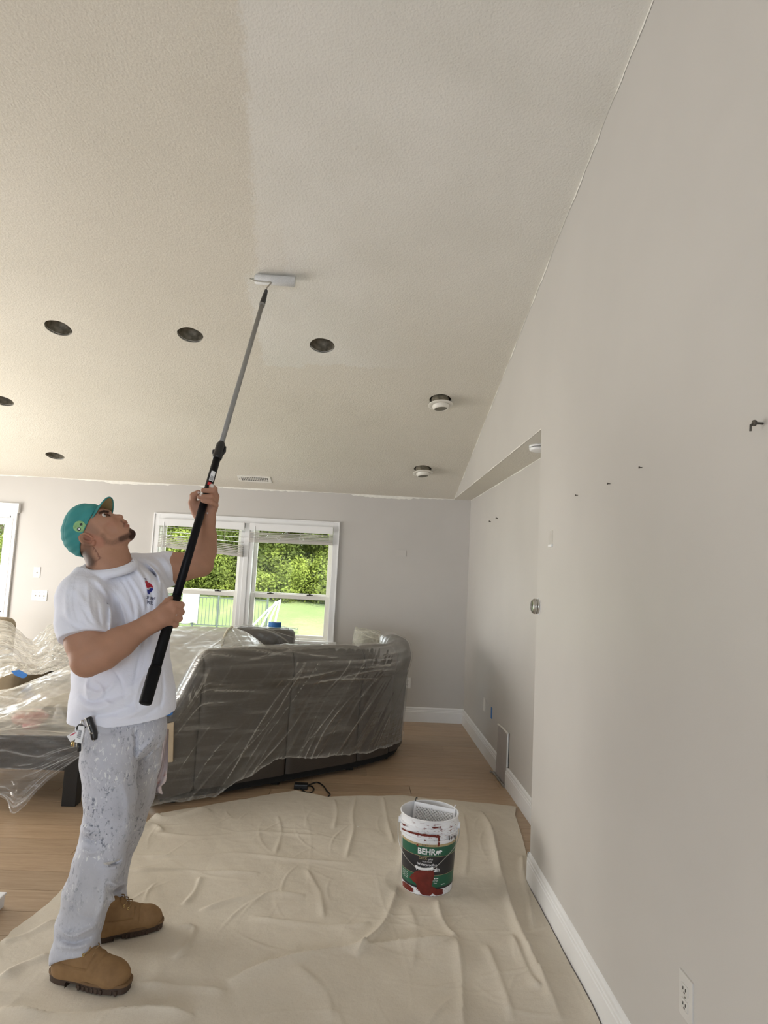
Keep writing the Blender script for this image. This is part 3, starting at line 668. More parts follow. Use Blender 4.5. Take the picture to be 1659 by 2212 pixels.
# diagonal creases: ridge function in (s, z)
uu = (S2*.80-zz*.62); vv = (S2*.62+zz*.80)
cre = np.zeros_like(S2); rr = np.random.default_rng(21)
for k in range(78):
    u0 = rr.uniform(-.5, 1.7); v0 = rr.uniform(.1, 2.0); lv = rr.uniform(.12, .5); w = rr.uniform(.002, .006); a = rr.uniform(.2, .9)
    curve = .04*np.sin((vv-v0)*rr.uniform(2, 6)+rr.uniform(0, 6))
    cre += a*np.exp(-((uu-u0-curve)/w)**2)*np.exp(-((vv-v0)/lv)**2)*(T2 < .5)
for k in range(12):                              # stretch lines fanning off the top corner
    s0 = rr.uniform(-.05, .4); a = rr.uniform(.4, 1); sl = rr.uniform(-.5, .7)
    cre += a*np.exp(-((S2-s0-sl*(.95-zz))/.006)**2)*np.exp(-((zz-.80)/.12)**2)*(T2 < .5)
for k in range(22):                              # lines running along the top roll
    t0 = rr.uniform(.36, .62); s0 = rr.uniform(0, 2.2); cre += rr.uniform(.3, .9)*np.exp(-((T2-t0-.03*np.sin(S2*3+k))/.004)**2)*np.exp(-((S2-s0)/.25)**2)
hemcre = np.exp(-((zz-hem[:, None])/.012)**2)*(T2 < .3)
cre = np.clip(cre+.55*hemcre, 0, 1.2)
off = .012+.004*np.clip(noise1(uu*3, 5, 4, 7), -1, 1.5)+.010*cre     # never below the leather
dd = dd+DN*off; zz = zz+ZN*off
xy = path_at(Sc)+nrm_at(Sc)*dd[..., None]-ext[:, None, None]*tn
V = np.concatenate([xy, zz[..., None]], -1).reshape(-1, 3)
me = np_mesh('plastic_film', V-OFF, grid_quads(ns, nt)); at_ = me.attributes.new('crease', 'FLOAT', 'POINT'); at_.data.foreach_set('value', np.clip(cre, 0, 1).ravel().astype(np.float32))
o = link('plastic_film', me, M_film, None, True); o.location = OFF; tag(o, 'clear plastic film stretched over the back of the curved brown sofa', 'plastic sheet')
# pillow bunched on the curve of the sofa
# --- recliner by the window with its own film, and the tape roll on it
def rounded_block(name, lo, hi, mat, parent, bev, seg=4):
    bm = bmesh.new(); bmesh.ops.create_cube(bm, size=1)
    for v in bm.verts: v.co = [(lo[i]+hi[i])/2+v.co[i]*(hi[i]-lo[i]) for i in range(3)]
    bmesh.ops.bevel(bm, geom=bm.edges[:], offset=bev, segments=seg, affect='EDGES', profile=.5)
    me = bpy.data.meshes.new(name); bm.to_mesh(me); bm.free(); return link(name, me, mat, parent, True)
rc = empty('recliner_chair', (-.86, 6.25, 0)); tag(rc, 'dark brown recliner under plastic film in front of the window', 'armchair')
rounded_block('headrest', (-.29, -.10, .72), (.29, .12, 1.02), M_brown, rc, .06)
rounded_block('backrest', (-.30, -.10, .38), (.30, .14, .74), M_brown, rc, .05)
rounded_block('seat', (-.30, -.50, .12), (.30, -.06, .46), M_brown, rc, .05)
for s_ in (-1, 1): rounded_block('arm', (s_*.41-.10, -.50, .10), (s_*.41+.10, .10, .62), M_brown, rc, .05)
MB().box((-.42, -.46, 0), (.42, .08, .12)).build('base', M_base, rc)
M_film2 = film_mat('clear_film_on_recliner', .10, .25, (.80, .78, .72), sscale=(9, 9, 9), lo=.5, hi=.75, transl=.4, gloss=.25)
def drape(name, ctrl, n, m, amp, seed, mat, label, crease_n=20, cat='plastic sheet', mul=1.0, core=None):
    """film surface through a control net (rows x cols of 3-D points) with fine gathers"""
    C = np.array(ctrl, float); R1 = np.stack([catmull(C[:, j], n) for j in range(C.shape[1])], 1)
    R2 = np.stack([catmull(R1[i], m) for i in range(n)], 0)
    du = np.gradient(R2, axis=0); dv = np.gradient(R2, axis=1); N = np.cross(du, dv); N /= np.linalg.norm(N, axis=-1, keepdims=True)+1e-9
    U, V_ = np.meshgrid(np.linspace(0, 1, n), np.linspace(0, 1, m), indexing='ij'); r = np.random.default_rng(seed); cr = np.zeros_like(U); h = np.zeros_like(U)
    for k in range(crease_n):
        u0, sl, bw, w, a = r.uniform(-.1, 1.1), r.uniform(-.35, .35), r.uniform(.1, .4), r.uniform(.004, .016), r.uniform(.3, 1); v0 = r.random()
        g = a*np.exp(-((U-u0-sl*(V_-.5)-.03*np.sin(V_*6+k))/w)**2)*np.exp(-((V_-v0)/bw)**2); cr += g*mul; h += g
    h = h*amp+amp*.35*noise1(U*6+V_*5, seed+1, 4, 3)+amp*.22*noise1(V_*9-U*7, seed+2, 3, 3)
    if core is not None: N = N*np.where(((R2-np.array(core))*N).sum(-1, keepdims=True) < 0, -1, 1); h = np.maximum(h, -.004)
    P = R2+N*h[..., None]; c0 = P.reshape(-1, 3).mean(0); c0[2] = P[..., 2].min()
    me = np_mesh(name, P.reshape(-1, 3)-c0, grid_quads(n, m)); a_ = me.attributes.new('crease', 'FLOAT', 'POINT'); a_.data.foreach_set('value', np.clip(cr, 0, 1).ravel().astype(np.float32))
    o = link(name, me, mat, None, True); o.location = c0; return tag(o, label, cat)
X0, Y0 = -.86, 6.25
drape('plastic_film', [[(X0-.335, Y0-.125, .67), (X0-.1, Y0-.125, .665), (X0+.12, Y0-.125, .66), (X0+.335, Y0-.125, .67)],
                       *[[(X0-w_-.012, Y0+y_, z_-.012), (X0-.1, Y0+y_, z_), (X0+.12, Y0+y_, z_), (X0+w_+.012, Y0+y_, z_-.012)] for w_, y_, z_ in ((.315, -.125, .80), (.312, -.126, .93), (.305, -.106, 1.006), (.300, -.062, 1.033), (.300, .0, 1.033), (.300, .082, 1.033), (.305, .128, 1.006), (.312, .148, .93))],
                       [(X0-.33, Y0+.165, .7), (X0-.1, Y0+.165, .7), (X0+.12, Y0+.165, .7), (X0+.33, Y0+.165, .7)]], 110, 90, .006, 31, M_film2, 'clear plastic film over the brown recliner in front of the window', 26, core=(X0, Y0+.01, .84))
tr_ = empty('tape_roll', (X0+.095, Y0, 1.033)); tag(tr_, 'roll of blue masking tape standing on the film covered recliner', 'tape roll')
MB().lathe([(.039, .0), (.062, .0), (.062, .046), (.039, .046)], 40).build('tape', M_blue, tr_, False); auto_smooth(tr_.children[0])
MB().lathe([(.0385, .0), (.0385, .046), (.0365, .046), (.0365, 0), (.0385, 0)], 40).build('core', simple('cardboard_core', (.45, .36, .25), .8), tr_, False)
# --- milky film pulled across the seats between recliner and sofa (left side)
M_milk = film_mat('milky_film', .84, .16, (.92, .92, .86), sscale=(4, 4, 30), lo=.42, hi=.7, transl=.55, gloss=.12)
def PY(x, y, Y): return at_y(x, y, Y)
def P3(x, y, Y): return tuple(at_y(x, y, Y))
drape('plastic_film', [[P3(300, 1352, 5.9), P3(380, 1352, 5.9), P3(450, 1354, 5.9), P3(500, 1355, 5.9)],
                       [P3(300, 1390, 5.5), P3(380, 1392, 5.5), P3(440, 1388, 5.6), P3(489, 1374, 5.75)],
                       [P3(300, 1450, 5.1), P3(380, 1450, 5.1), P3(440, 1430, 5.2), P3(478, 1400, 5.6)],
                       [P3(300, 1530, 4.85), P3(370, 1530, 4.85), P3(430, 1500, 5.0), P3(472, 1440, 5.45)]], 70, 70, .006, 41, M_milk, 'milky plastic film stretched low across the seats behind the painter', 12)
drape('plastic_film', [[P3(500, 1355, 5.9), P3(525, 1362, 5.95), P3(555, 1380, 6.0), P3(580, 1402, 6.0)],
                       [P3(489, 1374, 5.75), P3(515, 1385, 5.78), P3(550, 1400, 5.8), P3(590, 1415, 5.8)],
                       [P3(478, 1405, 5.6), P3(510, 1415, 5.6), P3(550, 1425, 5.6), P3(600, 1435, 5.6)]], 50, 60, .005, 43, M_milk, 'milky plastic film with a curved edge folded beside the brown recliner', 9)
b = MB(); P_ = [at_y(x, y, Y)+np.array([0, -.01, 0]) for x, y, Y in [(502, 1354, 5.9), (492, 1362, 5.83), (484, 1378, 5.74), (479, 1393, 5.65), (475, 1412, 5.56)]]
b.tube(catmull(P_, 24), .012, 8); o = b.build('rolled_hem', simple('film_rolled_edge', (.62, .58, .45), .5), None, True); tag(o, 'rolled curved edge of the milky film beside the recliner', 'plastic sheet')
# bunch of film on the sofa curve
M_filmb = film_mat('clear_film_bunch', .42, .35, (.84, .82, .72), sscale=(16, 16, 16), lo=.42, hi=.7, transl=.45, gloss=.22)
PLX, PLY = .125, 6.02
pil = empty('throw_pillow', (PLX, PLY, .47)); tag(pil, 'pillow wrapped in crinkled film standing inside the sofa curve', 'pillow')
def pillow_mesh(w, d, h, n=28):
    u = np.linspace(-1, 1, n); U, V_ = np.meshgrid(u, u, indexing='ij'); e = (1-np.abs(U)**3.2)*(1-np.abs(V_)**3.2); z = h*np.clip(e, 0, 1)**.5
    X = U*w*(1-.10*(V_**2)); Z = V_*d*(1-.10*(U**2)); A = np.stack([X, -z, Z], -1); B = np.stack([X, z, Z], -1); q = grid_quads(n, n)
    return np_mesh('pillow', np.concatenate([A.reshape(-1, 3), B.reshape(-1, 3)]), np.concatenate([q, q[:, ::-1]+n*n]))
o = link('cushion', pillow_mesh(.118, .292, .05), leather('pillow_taupe', (.42, .40, .32)), pil, True); o.location = (0, 0, .283); o.rotation_euler = (0, .07, 0)
def pr_(dx, dy, z): return (PLX+dx, PLY+dy, z)
drape('plastic_film', [[pr_(x, -.075, .84) for x in (-.135, -.05, .04, .135)], [pr_(x, -.072, z) for x, z in ((-.13, .97), (-.05, .97), (.04, .96), (.135, .96))],
                       [pr_(-.115, -.03, 1.075), pr_(-.05, -.04, 1.062), pr_(.04, -.04, 1.052), pr_(.13, -.035, 1.038)], [pr_(-.115, .03, 1.075), pr_(-.05, .04, 1.062), pr_(.04, .04, 1.052), pr_(.13, .035, 1.038)],
                       [pr_(x, .075, .9) for x in (-.13, -.05, .04, .135)]], 70, 80, .006, 47, M_filmb, 'crinkled film bunched over the pillow inside the sofa curve', 34, core=(PLX, PLY, .85))
# --- low dark table at the left, film over it
M_tbl = simple('table_black_wood', (.012, .011, .010), .45)
tb = empty('low_table', (-2.35, 4.75, 0)); tag(tb, 'black low table with deep apron under plastic film', 'table')
MB().box((-.62, -.42, .39), (.62, .42, .44), .006).build('tabletop', M_tbl, tb)
for lo, hi in [((-.58, -.39, .22), (.58, -.36, .39)), ((-.58, .36, .22), (.58, .39, .39)), ((-.58, -.36, .22), (-.55, .36, .39)), ((.55, -.36, .22), (.58, .36, .39))]: MB().box(lo, hi).build('apron', M_tbl, tb)
for sx in (-1, 1):
    for sy in (-1, 1): MB().box((sx*.56-.045, sy*.36-.045, 0), (sx*.56+.045, sy*.36+.045, .39), .003).build('leg', M_tbl, tb)
# things standing on the table under the film
rd = PY(70, 1538, 4.62); rb = empty('red_toy_bowl', (rd[0], rd[1]-.02, .44)); rb.scale = (1.25, 1.25, .66); tag(rb, 'red rounded ornament on the low table, blurred under the film', 'ornament')
MB().lathe([(.001, 0), (.05, 0), (.085, .04), (.095, .09), (.07, .135), (.05, .15), (.035, .12), (.001, .10)], 28).build('bowl', simple('red_glaze', (.50, .03, .02), .3), rb, True)
MB().lathe([(.001, .10), (.03, .125), (.03, .15), (.001, .165)], 20).build('yellow_centre', simple('ochre_glaze', (.55, .30, .06), .4), rb, True)
MB().lathe([(.001, -.0), (.04, .0), (.045, .05), (.001, .07)], 18, c=(.045, -.075, 0)).build('pink_bud', simple('pink_glaze', (.55, .06, .12), .4), rb, True)
wc = PY(128, 1528, 4.6); wb = empty('white_bottle', (wc[0], wc[1], .44)); wb.scale = (.9, .9, .62); tag(wb, 'white cone shaped bottle on the low table under the film', 'bottle')
MB().lathe([(.001, 0), (.055, 0), (.05, .05), (.03, .15), (.018, .19), (.018, .21)], 24).build('body', simple('white_bottle_plastic', (.8, .8, .8), .4), wb, True)
MB().lathe([(.02, .205), (.02, .235), (.001, .24)], 18).build('cap', simple('bottle_cap_grey', (.5, .5, .5), .4), wb, True)
M_filmt = film_mat('film_over_table', .42, .42, (.84, .79, .68), vec_rot=(0, math.radians(12), 0), sscale=(2.5, 2.5, 26), lo=.40, hi=.68, transl=.35, gloss=.18)
M_filmd = film_mat('film_table_skirt', .10, .26, (.80, .80, .80), vec_rot=(0, math.radians(-35), 0), sscale=(3, 3, 22), lo=.46, hi=.74, transl=.3, gloss=.2)
drape('plastic_film', [[P3(-120, 1505, 5.25), P3(0, 1492, 5.2), P3(90, 1462, 5.2), P3(175, 1425, 5.3)],
                       [P3(-120, 1530, 4.95), P3(0, 1512, 4.9), P3(90, 1480, 4.95), P3(180, 1445, 5.1)],
                       [P3(-120, 1552, 4.45), P3(0, 1540, 4.42), P3(90, 1512, 4.45), P3(185, 1490, 4.6)],
                       [P3(-120, 1575, 4.30), P3(0, 1572, 4.29), P3(90, 1563, 4.29), P3(190, 1560, 4.32)],
                       [P3(-120, 1588, 4.27), P3(0, 1588, 4.27), P3(90, 1589, 4.27), P3(195, 1590, 4.27)]], 90, 110, .006, 51, M_filmt, 'cream plastic film stretched over the low table and the red ornament', 26)
drape('plastic_film', [[P3(-120, 1588, 4.265), P3(0, 1588, 4.265), P3(60, 1588, 4.265), P3(120, 1589, 4.265), P3(195, 1590, 4.265)],
                       [P3(-120, 1640, 4.25), P3(0, 1640, 4.25), P3(60, 1636, 4.24), P3(120, 1622, 4.25), P3(192, 1606, 4.26)],
                       [P3(-120, 1700, 4.23), P3(0, 1694, 4.22), P3(50, 1690, 4.20), P3(110, 1655, 4.23), P3(186, 1618, 4.25)],
                       [P3(-120, 1728, 4.22), P3(0, 1722, 4.20), P3(32, 1757, 4.16), P3(100, 1690, 4.22), P3(180, 1630, 4.25)]], 80, 110, .006, 53, M_filmd, 'grey clear film skirt hanging ragged in front of the black table', 30)
# --- pair of chairs behind the table under crinkled film
M_filmc = film_mat('crinkled_film_chairs', .34, .42, (.84, .81, .72), vec_rot=(.2, math.radians(35), .3), sscale=(14, 14, 5), lo=.42, hi=.64, transl=.4, gloss=.3)
M_tanc = simple('chair_tan_cloth', (.33, .26, .17), .8)
ch = empty('armchair', (-2.45, 6.0, 0)); tag(ch, 'dark armchair under crinkled film beside the painter', 'armchair')
rounded_block('backrest', (-.34, .05, .35), (.34, .27, 1.02), M_brown, ch, .08); rounded_block('seat', (-.34, -.5, .14), (.34, .1, .46), M_tanc, ch, .06)
for s_ in (-1, 1): rounded_block('arm', (s_*.42-.09, -.5, .1), (s_*.42+.09, .2, .62), M_tanc, ch, .05)
MB().box((-.4, -.45, 0), (.4, .2, .15)).build('base', M_base, ch)
ch2 = empty('armchair', (-3.53, 5.95, 0)); tag(ch2, 'dark armchair under crinkled film in front of the glazed door', 'armchair')
rounded_block('backrest', (-.36, .05, .35), (.36, .27, 1.02), M_tanc, ch2, .08); rounded_block('seat', (-.34, -.5, .14), (.34, .1, .46), M_tanc, ch2, .06)
for s_ in (-1, 1): rounded_block('arm', (s_*.42-.09, -.5, .1), (s_*.42+.09, .2, .62), M_tanc, ch2, .05)
MB().box((-.4, -.45, 0), (.4, .2, .15)).build('base', M_base, ch2)
drape('plastic_film', [[P3(-160, 1345, 5.95), P3(-60, 1338, 5.9), P3(10, 1341, 5.9), P3(40, 1362, 5.88), P3(68, 1381, 5.85), P3(90, 1366, 5.88), P3(112, 1349, 5.92), P3(170, 1350, 5.95)],
                       [P3(-160, 1390, 5.75), P3(-60, 1385, 5.72), P3(10, 1385, 5.7), P3(45, 1400, 5.65), P3(75, 1412, 5.6), P3(100, 1402, 5.65), P3(125, 1390, 5.7), P3(170, 1385, 5.72)],
                       [P3(-160, 1440, 5.5), P3(-60, 1432, 5.45), P3(20, 1420, 5.45), P3(50, 1432, 5.42), P3(80, 1440, 5.4), P3(110, 1432, 5.42), P3(140, 1425, 5.45), P3(175, 1420, 5.5)],
                       [P3(-160, 1500, 5.35), P3(-60, 1490, 5.32), P3(20, 1458, 5.3), P3(50, 1458, 5.28), P3(85, 1456, 5.28), P3(115, 1450, 5.28), P3(145, 1446, 5.3), P3(180, 1440, 5.32)]], 90, 130, .012, 61, M_filmc, 'crinkled plastic film tented over the two armchairs beside the glazed door', 46)
def tape_strip(pts, label, th=.002):
    A = np.array(pts, float).reshape(2, -1, 3); A = np.stack([resample(A[0], 10)[0], resample(A[1], 10)[0]], 0)
    b = MB().grid(A); b.grid(A+np.array([0, th, 0]), True)
    return tag(b.build('masking_tape', M_blue), label, 'tape')
tape_strip([P3(24, 1450, 5.24), P3(42, 1447, 5.24), P3(60, 1457, 5.24), P3(32, 1459, 5.24), P3(48, 1465, 5.24), P3(55, 1464, 5.24)], 'piece of blue masking tape on the crinkled film by the armchair')
tape_strip([P3(352, 1538, 4.32), P3(364, 1531, 4.32), P3(376, 1531, 4.32), P3(352, 1546, 4.32), P3(364, 1546, 4.32), P3(372, 1544, 4.32)], 'piece of blue masking tape at the open end of the sofa')
# newspaper-like rug edge and paper under the film
cb_ = simple('cardboard_tan', (.52, .42, .29), .8)
A = np.array([[at_y(352, 1566, 4.315), at_y(375, 1560, 4.315)], [at_y(352, 1610, 4.315), at_y(374, 1605, 4.315)], [at_y(355, 1648, 4.315), at_y(373, 1646, 4.315)]])
b = MB().grid(A); b.grid(A+np.array([0, .012, 0]), True); tag(b.build('cardboard_flap', cb_), 'tan cardboard flap hanging at the open end of the sofa', 'cardboard')
# cable and power block by the sofa base
M_cable = simple('black_cable', (.01, .01, .01), .5)
def fl_(x, y, z=.006): q = at_z(x, y, z); return q
pb = empty('power_adapter', tuple(at_z(650, 1703, 0))); tag(pb, 'black power adapter with looping cable at the foot of the sofa', 'adapter')
o_ = np.array(at_z(650, 1703, 0)); MB().box((-.05, -.03, 0), (.05, .03, .035), .006).build('block', M_black, pb)
for pl in ([(650, 1704), (662, 1712), (672, 1712), (678, 1705), (674, 1699), (664, 1697)], [(664, 1697), (684, 1690), (698, 1697), (706, 1708), (713, 1716), (709, 1720)]):
    P_ = catmull([fl_(*q)-o_ for q in pl], 26); MB().tube(P_, .005, 6).build('cable', M_cable, pb, True)
# ================================================================== DROP CLOTH
def canvas_mat():
    t = NT('canvas_drop_cloth'); a = t.noise(1.6, 4); 
    w1 = t.noise(1.0, 2, vec=t.coord('Object', scale=(900, 60, 60))); w2 = t.noise(1.0, 2, vec=t.coord('Object', scale=(60, 900, 60)))
    wv = t.math('ADD', w1, w2)
    c = t.ramp(a, [(.3, (.63, .57, .48, 1)), (.7, (.72, .66, .565, 1))])
    c = t.mix(t.ramp(wv, [(.75, .25), (1.25, 0)]), c, (.46, .385, .29, 1))
    v = t.new('ShaderNodeTexVoronoi'); v.inputs['Scale'].default_value = 3.6; v.inputs['Randomness'].default_value = 1; t.ln(t.coord(), v.inputs['Vector'])
    c = t.mix(t.ramp(v.outputs['Distance'], [(.012, 1), (.022, 0)]), c, (.85, .84, .80, 1))
    t.base(c); t.set(Roughness=.92); t.b.inputs['Specular IOR Level'].default_value = .1
    cr = t.noise(16, 4, .6)
    t.bump(t.math('MULTIPLY_ADD', cr, .8, t.math('MULTIPLY', wv, .12)), .35, .012); return t.m
M_canvas = canvas_mat()
NXC, NYC = 360, 430
def cl_left(Y): return np.interp(Y, [.9, 2.0, 2.39, 2.85, 3.18, 3.97, 4.30, 4.8], [-1.75, -1.66, -1.55, -1.40, -1.355, -1.24, -1.17, -1.17])
def cl_right(Y): return np.interp(Y, [.9, 3.40, 3.56, 3.75, 4.0, 4.45, 4.6, 4.8], [.955, .990, 1.005, 1.07, 1.11, 1.17, 1.215, 1.215])
farpx = [(350, 1759), (390, 1752), (440, 1744), (500, 1733), (570, 1722), (640, 1712), (672, 1718), (705, 1724), (770, 1722), (830, 1722), (870, 1720), (930, 1728), (990, 1733), (1040, 1737), (1080, 1742), (1120, 1747)]
fq = np.array([at_z(x, y, 0)[:2] for x, y in farpx])
U, Vv = np.meshgrid(np.linspace(0, 1, NXC), np.linspace(0, 1, NYC)**1.0, indexing='ij')
Yf = 4.4+0*U
for _ in range(4):
    Xf = cl_left(Yf)*(1-U)+cl_right(Yf)*U; Yf = np.interp(Xf, fq[:, 0], fq[:, 1])
Yg = Yf+(.95-Yf)*Vv; Xg = cl_left(Yg)*(1-U)+cl_right(Yg)*U
Xg = Xg+.006*noise1(Yg*5, 71, 4, 2)*(1-U)*1.2
def pl_dist(pl):
    P = np.array([at_z(x, y, 0)[:2] for x, y in pl]); P = catmull(P, 12*(len(P)-1)+1) if len(P) > 2 else P
    best = np.full(Xg.shape, 9.); sgn = np.zeros(Xg.shape); along = np.zeros(Xg.shape); n = len(P)-1
    for i in range(n):
        a, c = P[i], P[i+1]; ab = c-a; L2 = ab@ab+1e-12
        t = np.clip(((Xg-a[0])*ab[0]+(Yg-a[1])*ab[1])/L2, 0, 1); dx = Xg-a[0]-t*ab[0]; dy = Yg-a[1]-t*ab[1]; d = np.hypot(dx, dy)
        m_ = d < best; best = np.where(m_, d, best); sgn = np.where(m_, np.sign(ab[0]*dy-ab[1]*dx), sgn); along = np.where(m_, (i+t)/n, along)
    return best, sgn, along
RID = [  # polyline in photo pixels, ridge height, half width, one-sided step
 ([(868, 1800), (872, 1850), (858, 1930), (832, 2000), (795, 2045), (770, 2075)], .022, .020, .010),
 ([(945, 1940), (953, 1985), (972, 2020), (990, 2037)], .020, .016, .006),
 ([(988, 2038), (998, 2090), (1002, 2150), (1004, 2240)], .018, .022, .010),
 ([(490, 2125), (600, 2088), (720, 2062), (830, 2045), (905, 2043), (988, 2038)], .020, .030, .012),
 ([(1040, 1755), (1062, 1800), (1076, 1860), (1090, 1920), (1112, 1990), (1140, 2060), (1172, 2120), (1215, 2215)], .036, .024, .010),
 ([(1128, 1850), (1133, 1900), (1145, 1960), (1150, 2015)], .026, .018, .0),
 ([(1085, 1905), (1100, 1960), (1130, 2030), (1160, 2090)], .022, .018, .0),
 ([(1160, 1930), (1195, 2000), (1222, 2060), (1262, 2150), (1300, 2230)], .024, .022, .0),
 ([(1105, 2030), (1140, 2110), (1165, 2150)], .018, .02, .0),
 ([(770, 1722), (762, 1765), (764, 1800), (748, 1860)], .018, .014, .0),
 ([(722, 1730), (728, 1760), (722, 1795)], .014, .014, .0),
 ([(828, 1725), (836, 1770), (850, 1830)], .020, .014, .0),
 ([(600, 1765), (608, 1800), (595, 1850)], .010, .014, .0),
 ([(330, 1800), (430, 1812), (560, 1800), (700, 1812)], .012, .020, .0),
 ([(280, 1852), (400, 1856), (520, 1850), (640, 1862), (760, 1870)], .016, .018, .0),
 ([(280, 1886), (380, 1884), (440, 1889), (560, 1892)], .018, .016, .0),
 ([(430, 1972), (500, 1950), (590, 1935), (660, 1940)], .014, .022, .0),
 ([(540, 1985), (640, 1998), (740, 2006), (800, 2000)], .012, .022, .0),
 ([(395, 1960), (420, 1930), (432, 1900)], .012, .016, .0),
 ([(330, 1760), (352, 1772), (400, 1764), (450, 1750)], .032, .030, .0),
 ([(290, 1792), (330, 1785), (352, 1800)], .022, .022, .0),
 ([(0, 2186), (120, 2198), (220, 2190), (330, 2194), (420, 2206)], .020, .020, .012),
 ([(280, 2128), (380, 2140), (490, 2150)], .016, .022, .0),
 ([(0, 2118), (50, 2085), (110, 2065)], .022, .024, .0),
 ([(0, 2040), (60, 2020), (120, 1990)], .014, .022, .0),
 ([(350, 2010), (400, 2005), (420, 2012), (405, 2050), (380, 2080)], .024, .018, .0),
 ([(640, 2100), (700, 2150), (720, 2212)], .010, .03, .0),
 ([(880, 1960), (900, 2020), (890, 2100)], .008, .03, .0),
 ([(1000, 1760), (1010, 1830), (1005, 1900)], .010, .02, .0),
 ([(660, 1880), (690, 1930), (700, 1990)], .010, .018, .0),
 ([(1050, 2050), (1080, 2120), (1110, 2212)], .016, .02, .0),
]
hh = np.full(Xg.shape, .010); 
for pl, a, w, st in RID:
    d, sg, al = pl_dist(pl); env = np.clip(np.minimum(al, 1-al)*7, 0, 1)**.7*(.75+.25*np.sin(al*9))
    ww = np.where(sg > 0, w*.55, w*1.5)
    hh += .72*a*env*(.75*np.exp(-(d/(ww*.8))**2)+.35*np.exp(-np.abs(d)/(ww*.9)))+st*env*np.where(sg < 0, np.exp(-(d/.16)**2), 0)
hh += .0035*noise1(Xg*2.1+Yg*1.3, 81, 4, 2)+.003*noise1(Yg*2.7-Xg*.9, 82, 4, 2)
Xr, Yr = Xg+.09*np.sin(Yg*1.7)+.03*np.sin(Yg*4.3), Yg+.14*Xg+.06*np.sin(Xg*2.1)+.02*np.sin(Xg*6.1)          # packing creases: slightly bent rectangular grid
hh += .003*np.abs(np.sin(math.pi*Xr/.36))**.6*np.abs(np.sin(math.pi*Yr/.42))**.6
vis = np.clip(noise1(Xg*1.3+Yg*.7, 91, 3, 2)*.6+.3, 0, 1)
hh += vis*(.0022*np.exp(-((np.mod(Yr, .42)-.21)/.008)**2)+.0016*np.exp(-((np.mod(Xr, .36)-.18)/.007)**2))
rr = np.random.default_rng(9)
for k in range(120):                                    # small random creases
    a = rr.random()*math.pi; x0, y0 = rr.uniform(-1.4, 1.0), rr.uniform(1.6, 4.7); L = rr.uniform(.06, .22); w = rr.uniform(.004, .009)
    dx, dy = Xg-x0, Yg-y0; u = dx*math.cos(a)+dy*math.sin(a); v = -dx*math.sin(a)+dy*math.cos(a)+.15*u*u/L
    hh += rr.uniform(.001, .0045)*np.exp(-(u/L)**2-(v/w)**2)
# weighed down under bucket and boots
for cx, cy, r0 in [(.455, 3.45, .15), (-.93, 2.62, .17), (-.88, 2.95, .16)]:
    d = np.hypot(Xg-cx, Yg-cy); f = np.clip((d-r0)/.07, 0, 1); hh = hh*f+.008*(1-f)
hh = np.clip(hh, .006, .08)
edge = np.minimum(U*2.6, np.minimum((1-U)*2.2, Vv*3.6)); hh = np.where(edge < .02, np.minimum(hh, .006+hh*.6), hh)
V = np.stack([Xg, Yg, hh], -1).reshape(-1, 3)
me = np_mesh('drop_cloth', V, grid_quads(NXC, NYC)[:, ::-1])
o = link('drop_cloth', me, M_canvas, None, True); tag(o, 'wrinkled beige canvas drop cloth covering the wooden floor', 'drop cloth')
# ================================================================== PAINT BUCKET
BX, BY, BZ = .452, 3.452, .008
bk = empty('paint_bucket', (BX, BY, BZ)); tag(bk, 'white five gallon stain bucket with green and black label, smeared with dark red paint', 'bucket')
def pail_mat():
    t = NT('bucket_white_plastic'); X, Y, Z = t.sep(t.coord())
    an = t.math('ARCTAN2', X, t.math('MULTIPLY', Y, -1.0))
    vec = t.comb(t.math('MULTIPLY', an, 5.0), t.math('MULTIPLY', Z, 190.0), 0.0)
    n = t.noise(1.0, 4, .6, vec=vec); n2 = t.noise(1.0, 3, .6, vec=t.comb(t.math('MULTIPLY', an, 2.2), t.math('MULTIPLY', Z, 14.0), 3.0))
    band = t.ramp(Z, [(.255, 0), (.275, 1), (.352, 1), (.362, 0)])
    side = t.ramp(t.math('MULTIPLY_ADD', an, .16, .5), [(.36, 0), (.43, 1), (.62, 1), (.70, .4), (.8, 0)])
    m_ = t.math('MULTIPLY', t.math('MULTIPLY', t.ramp(n, [(.56, 0), (.60, 1)]), t.ramp(n2, [(.44, 0), (.55, 1)])), t.math('MULTIPLY', band, side))
    low = t.math('MULTIPLY', t.ramp(Z, [(.0, 1), (.05, .6), (.06, 0)]), t.ramp(t.noise(60, 3), [(.60, 0), (.64, 1)]))
    t.base(t.mix(t.math('MAXIMUM', m_, low), (.80, .81, .84, 1), (.16, .02, .016, 1))); t.set(Roughness=.35); return t.m
M_pail = pail_mat(); M_pailw = simple('bucket_plain_white', (.80, .81, .84), .4, var=.02)
def br(h): return .131+.0185*h/.37                      # outer radius by height
prof = [(.002, .012), (.118, .012), (.126, .0), (br(0), .003)]+[(br(h), h) for h in np.linspace(.02, .262, 14)]
for h0 in (.272, .298, .326): prof += [(br(h0)+.0005, h0-.003), (br(h0)+.008, h0-.001), (br(h0)+.008, h0+.004), (br(h0)+.001, h0+.006)]
prof += [(br(.35), .345), (br(.36), .362), (br(.37)+.004, .364), (br(.37)+.005, .369), (br(.37)+.001, .372), (br(.37)-.003, .370), (br(.34)-.004, .34), (br(.2)-.004, .2), (br(.02)-.004, .02), (.002, .018)]
auto_smooth(MB().lathe(prof, 72).build('pail', M_pail, bk), 40)
def cyl(th, h, off): r = br(h)+off; return (r*math.sin(th), -r*math.cos(th), h)
TH0 = -.13
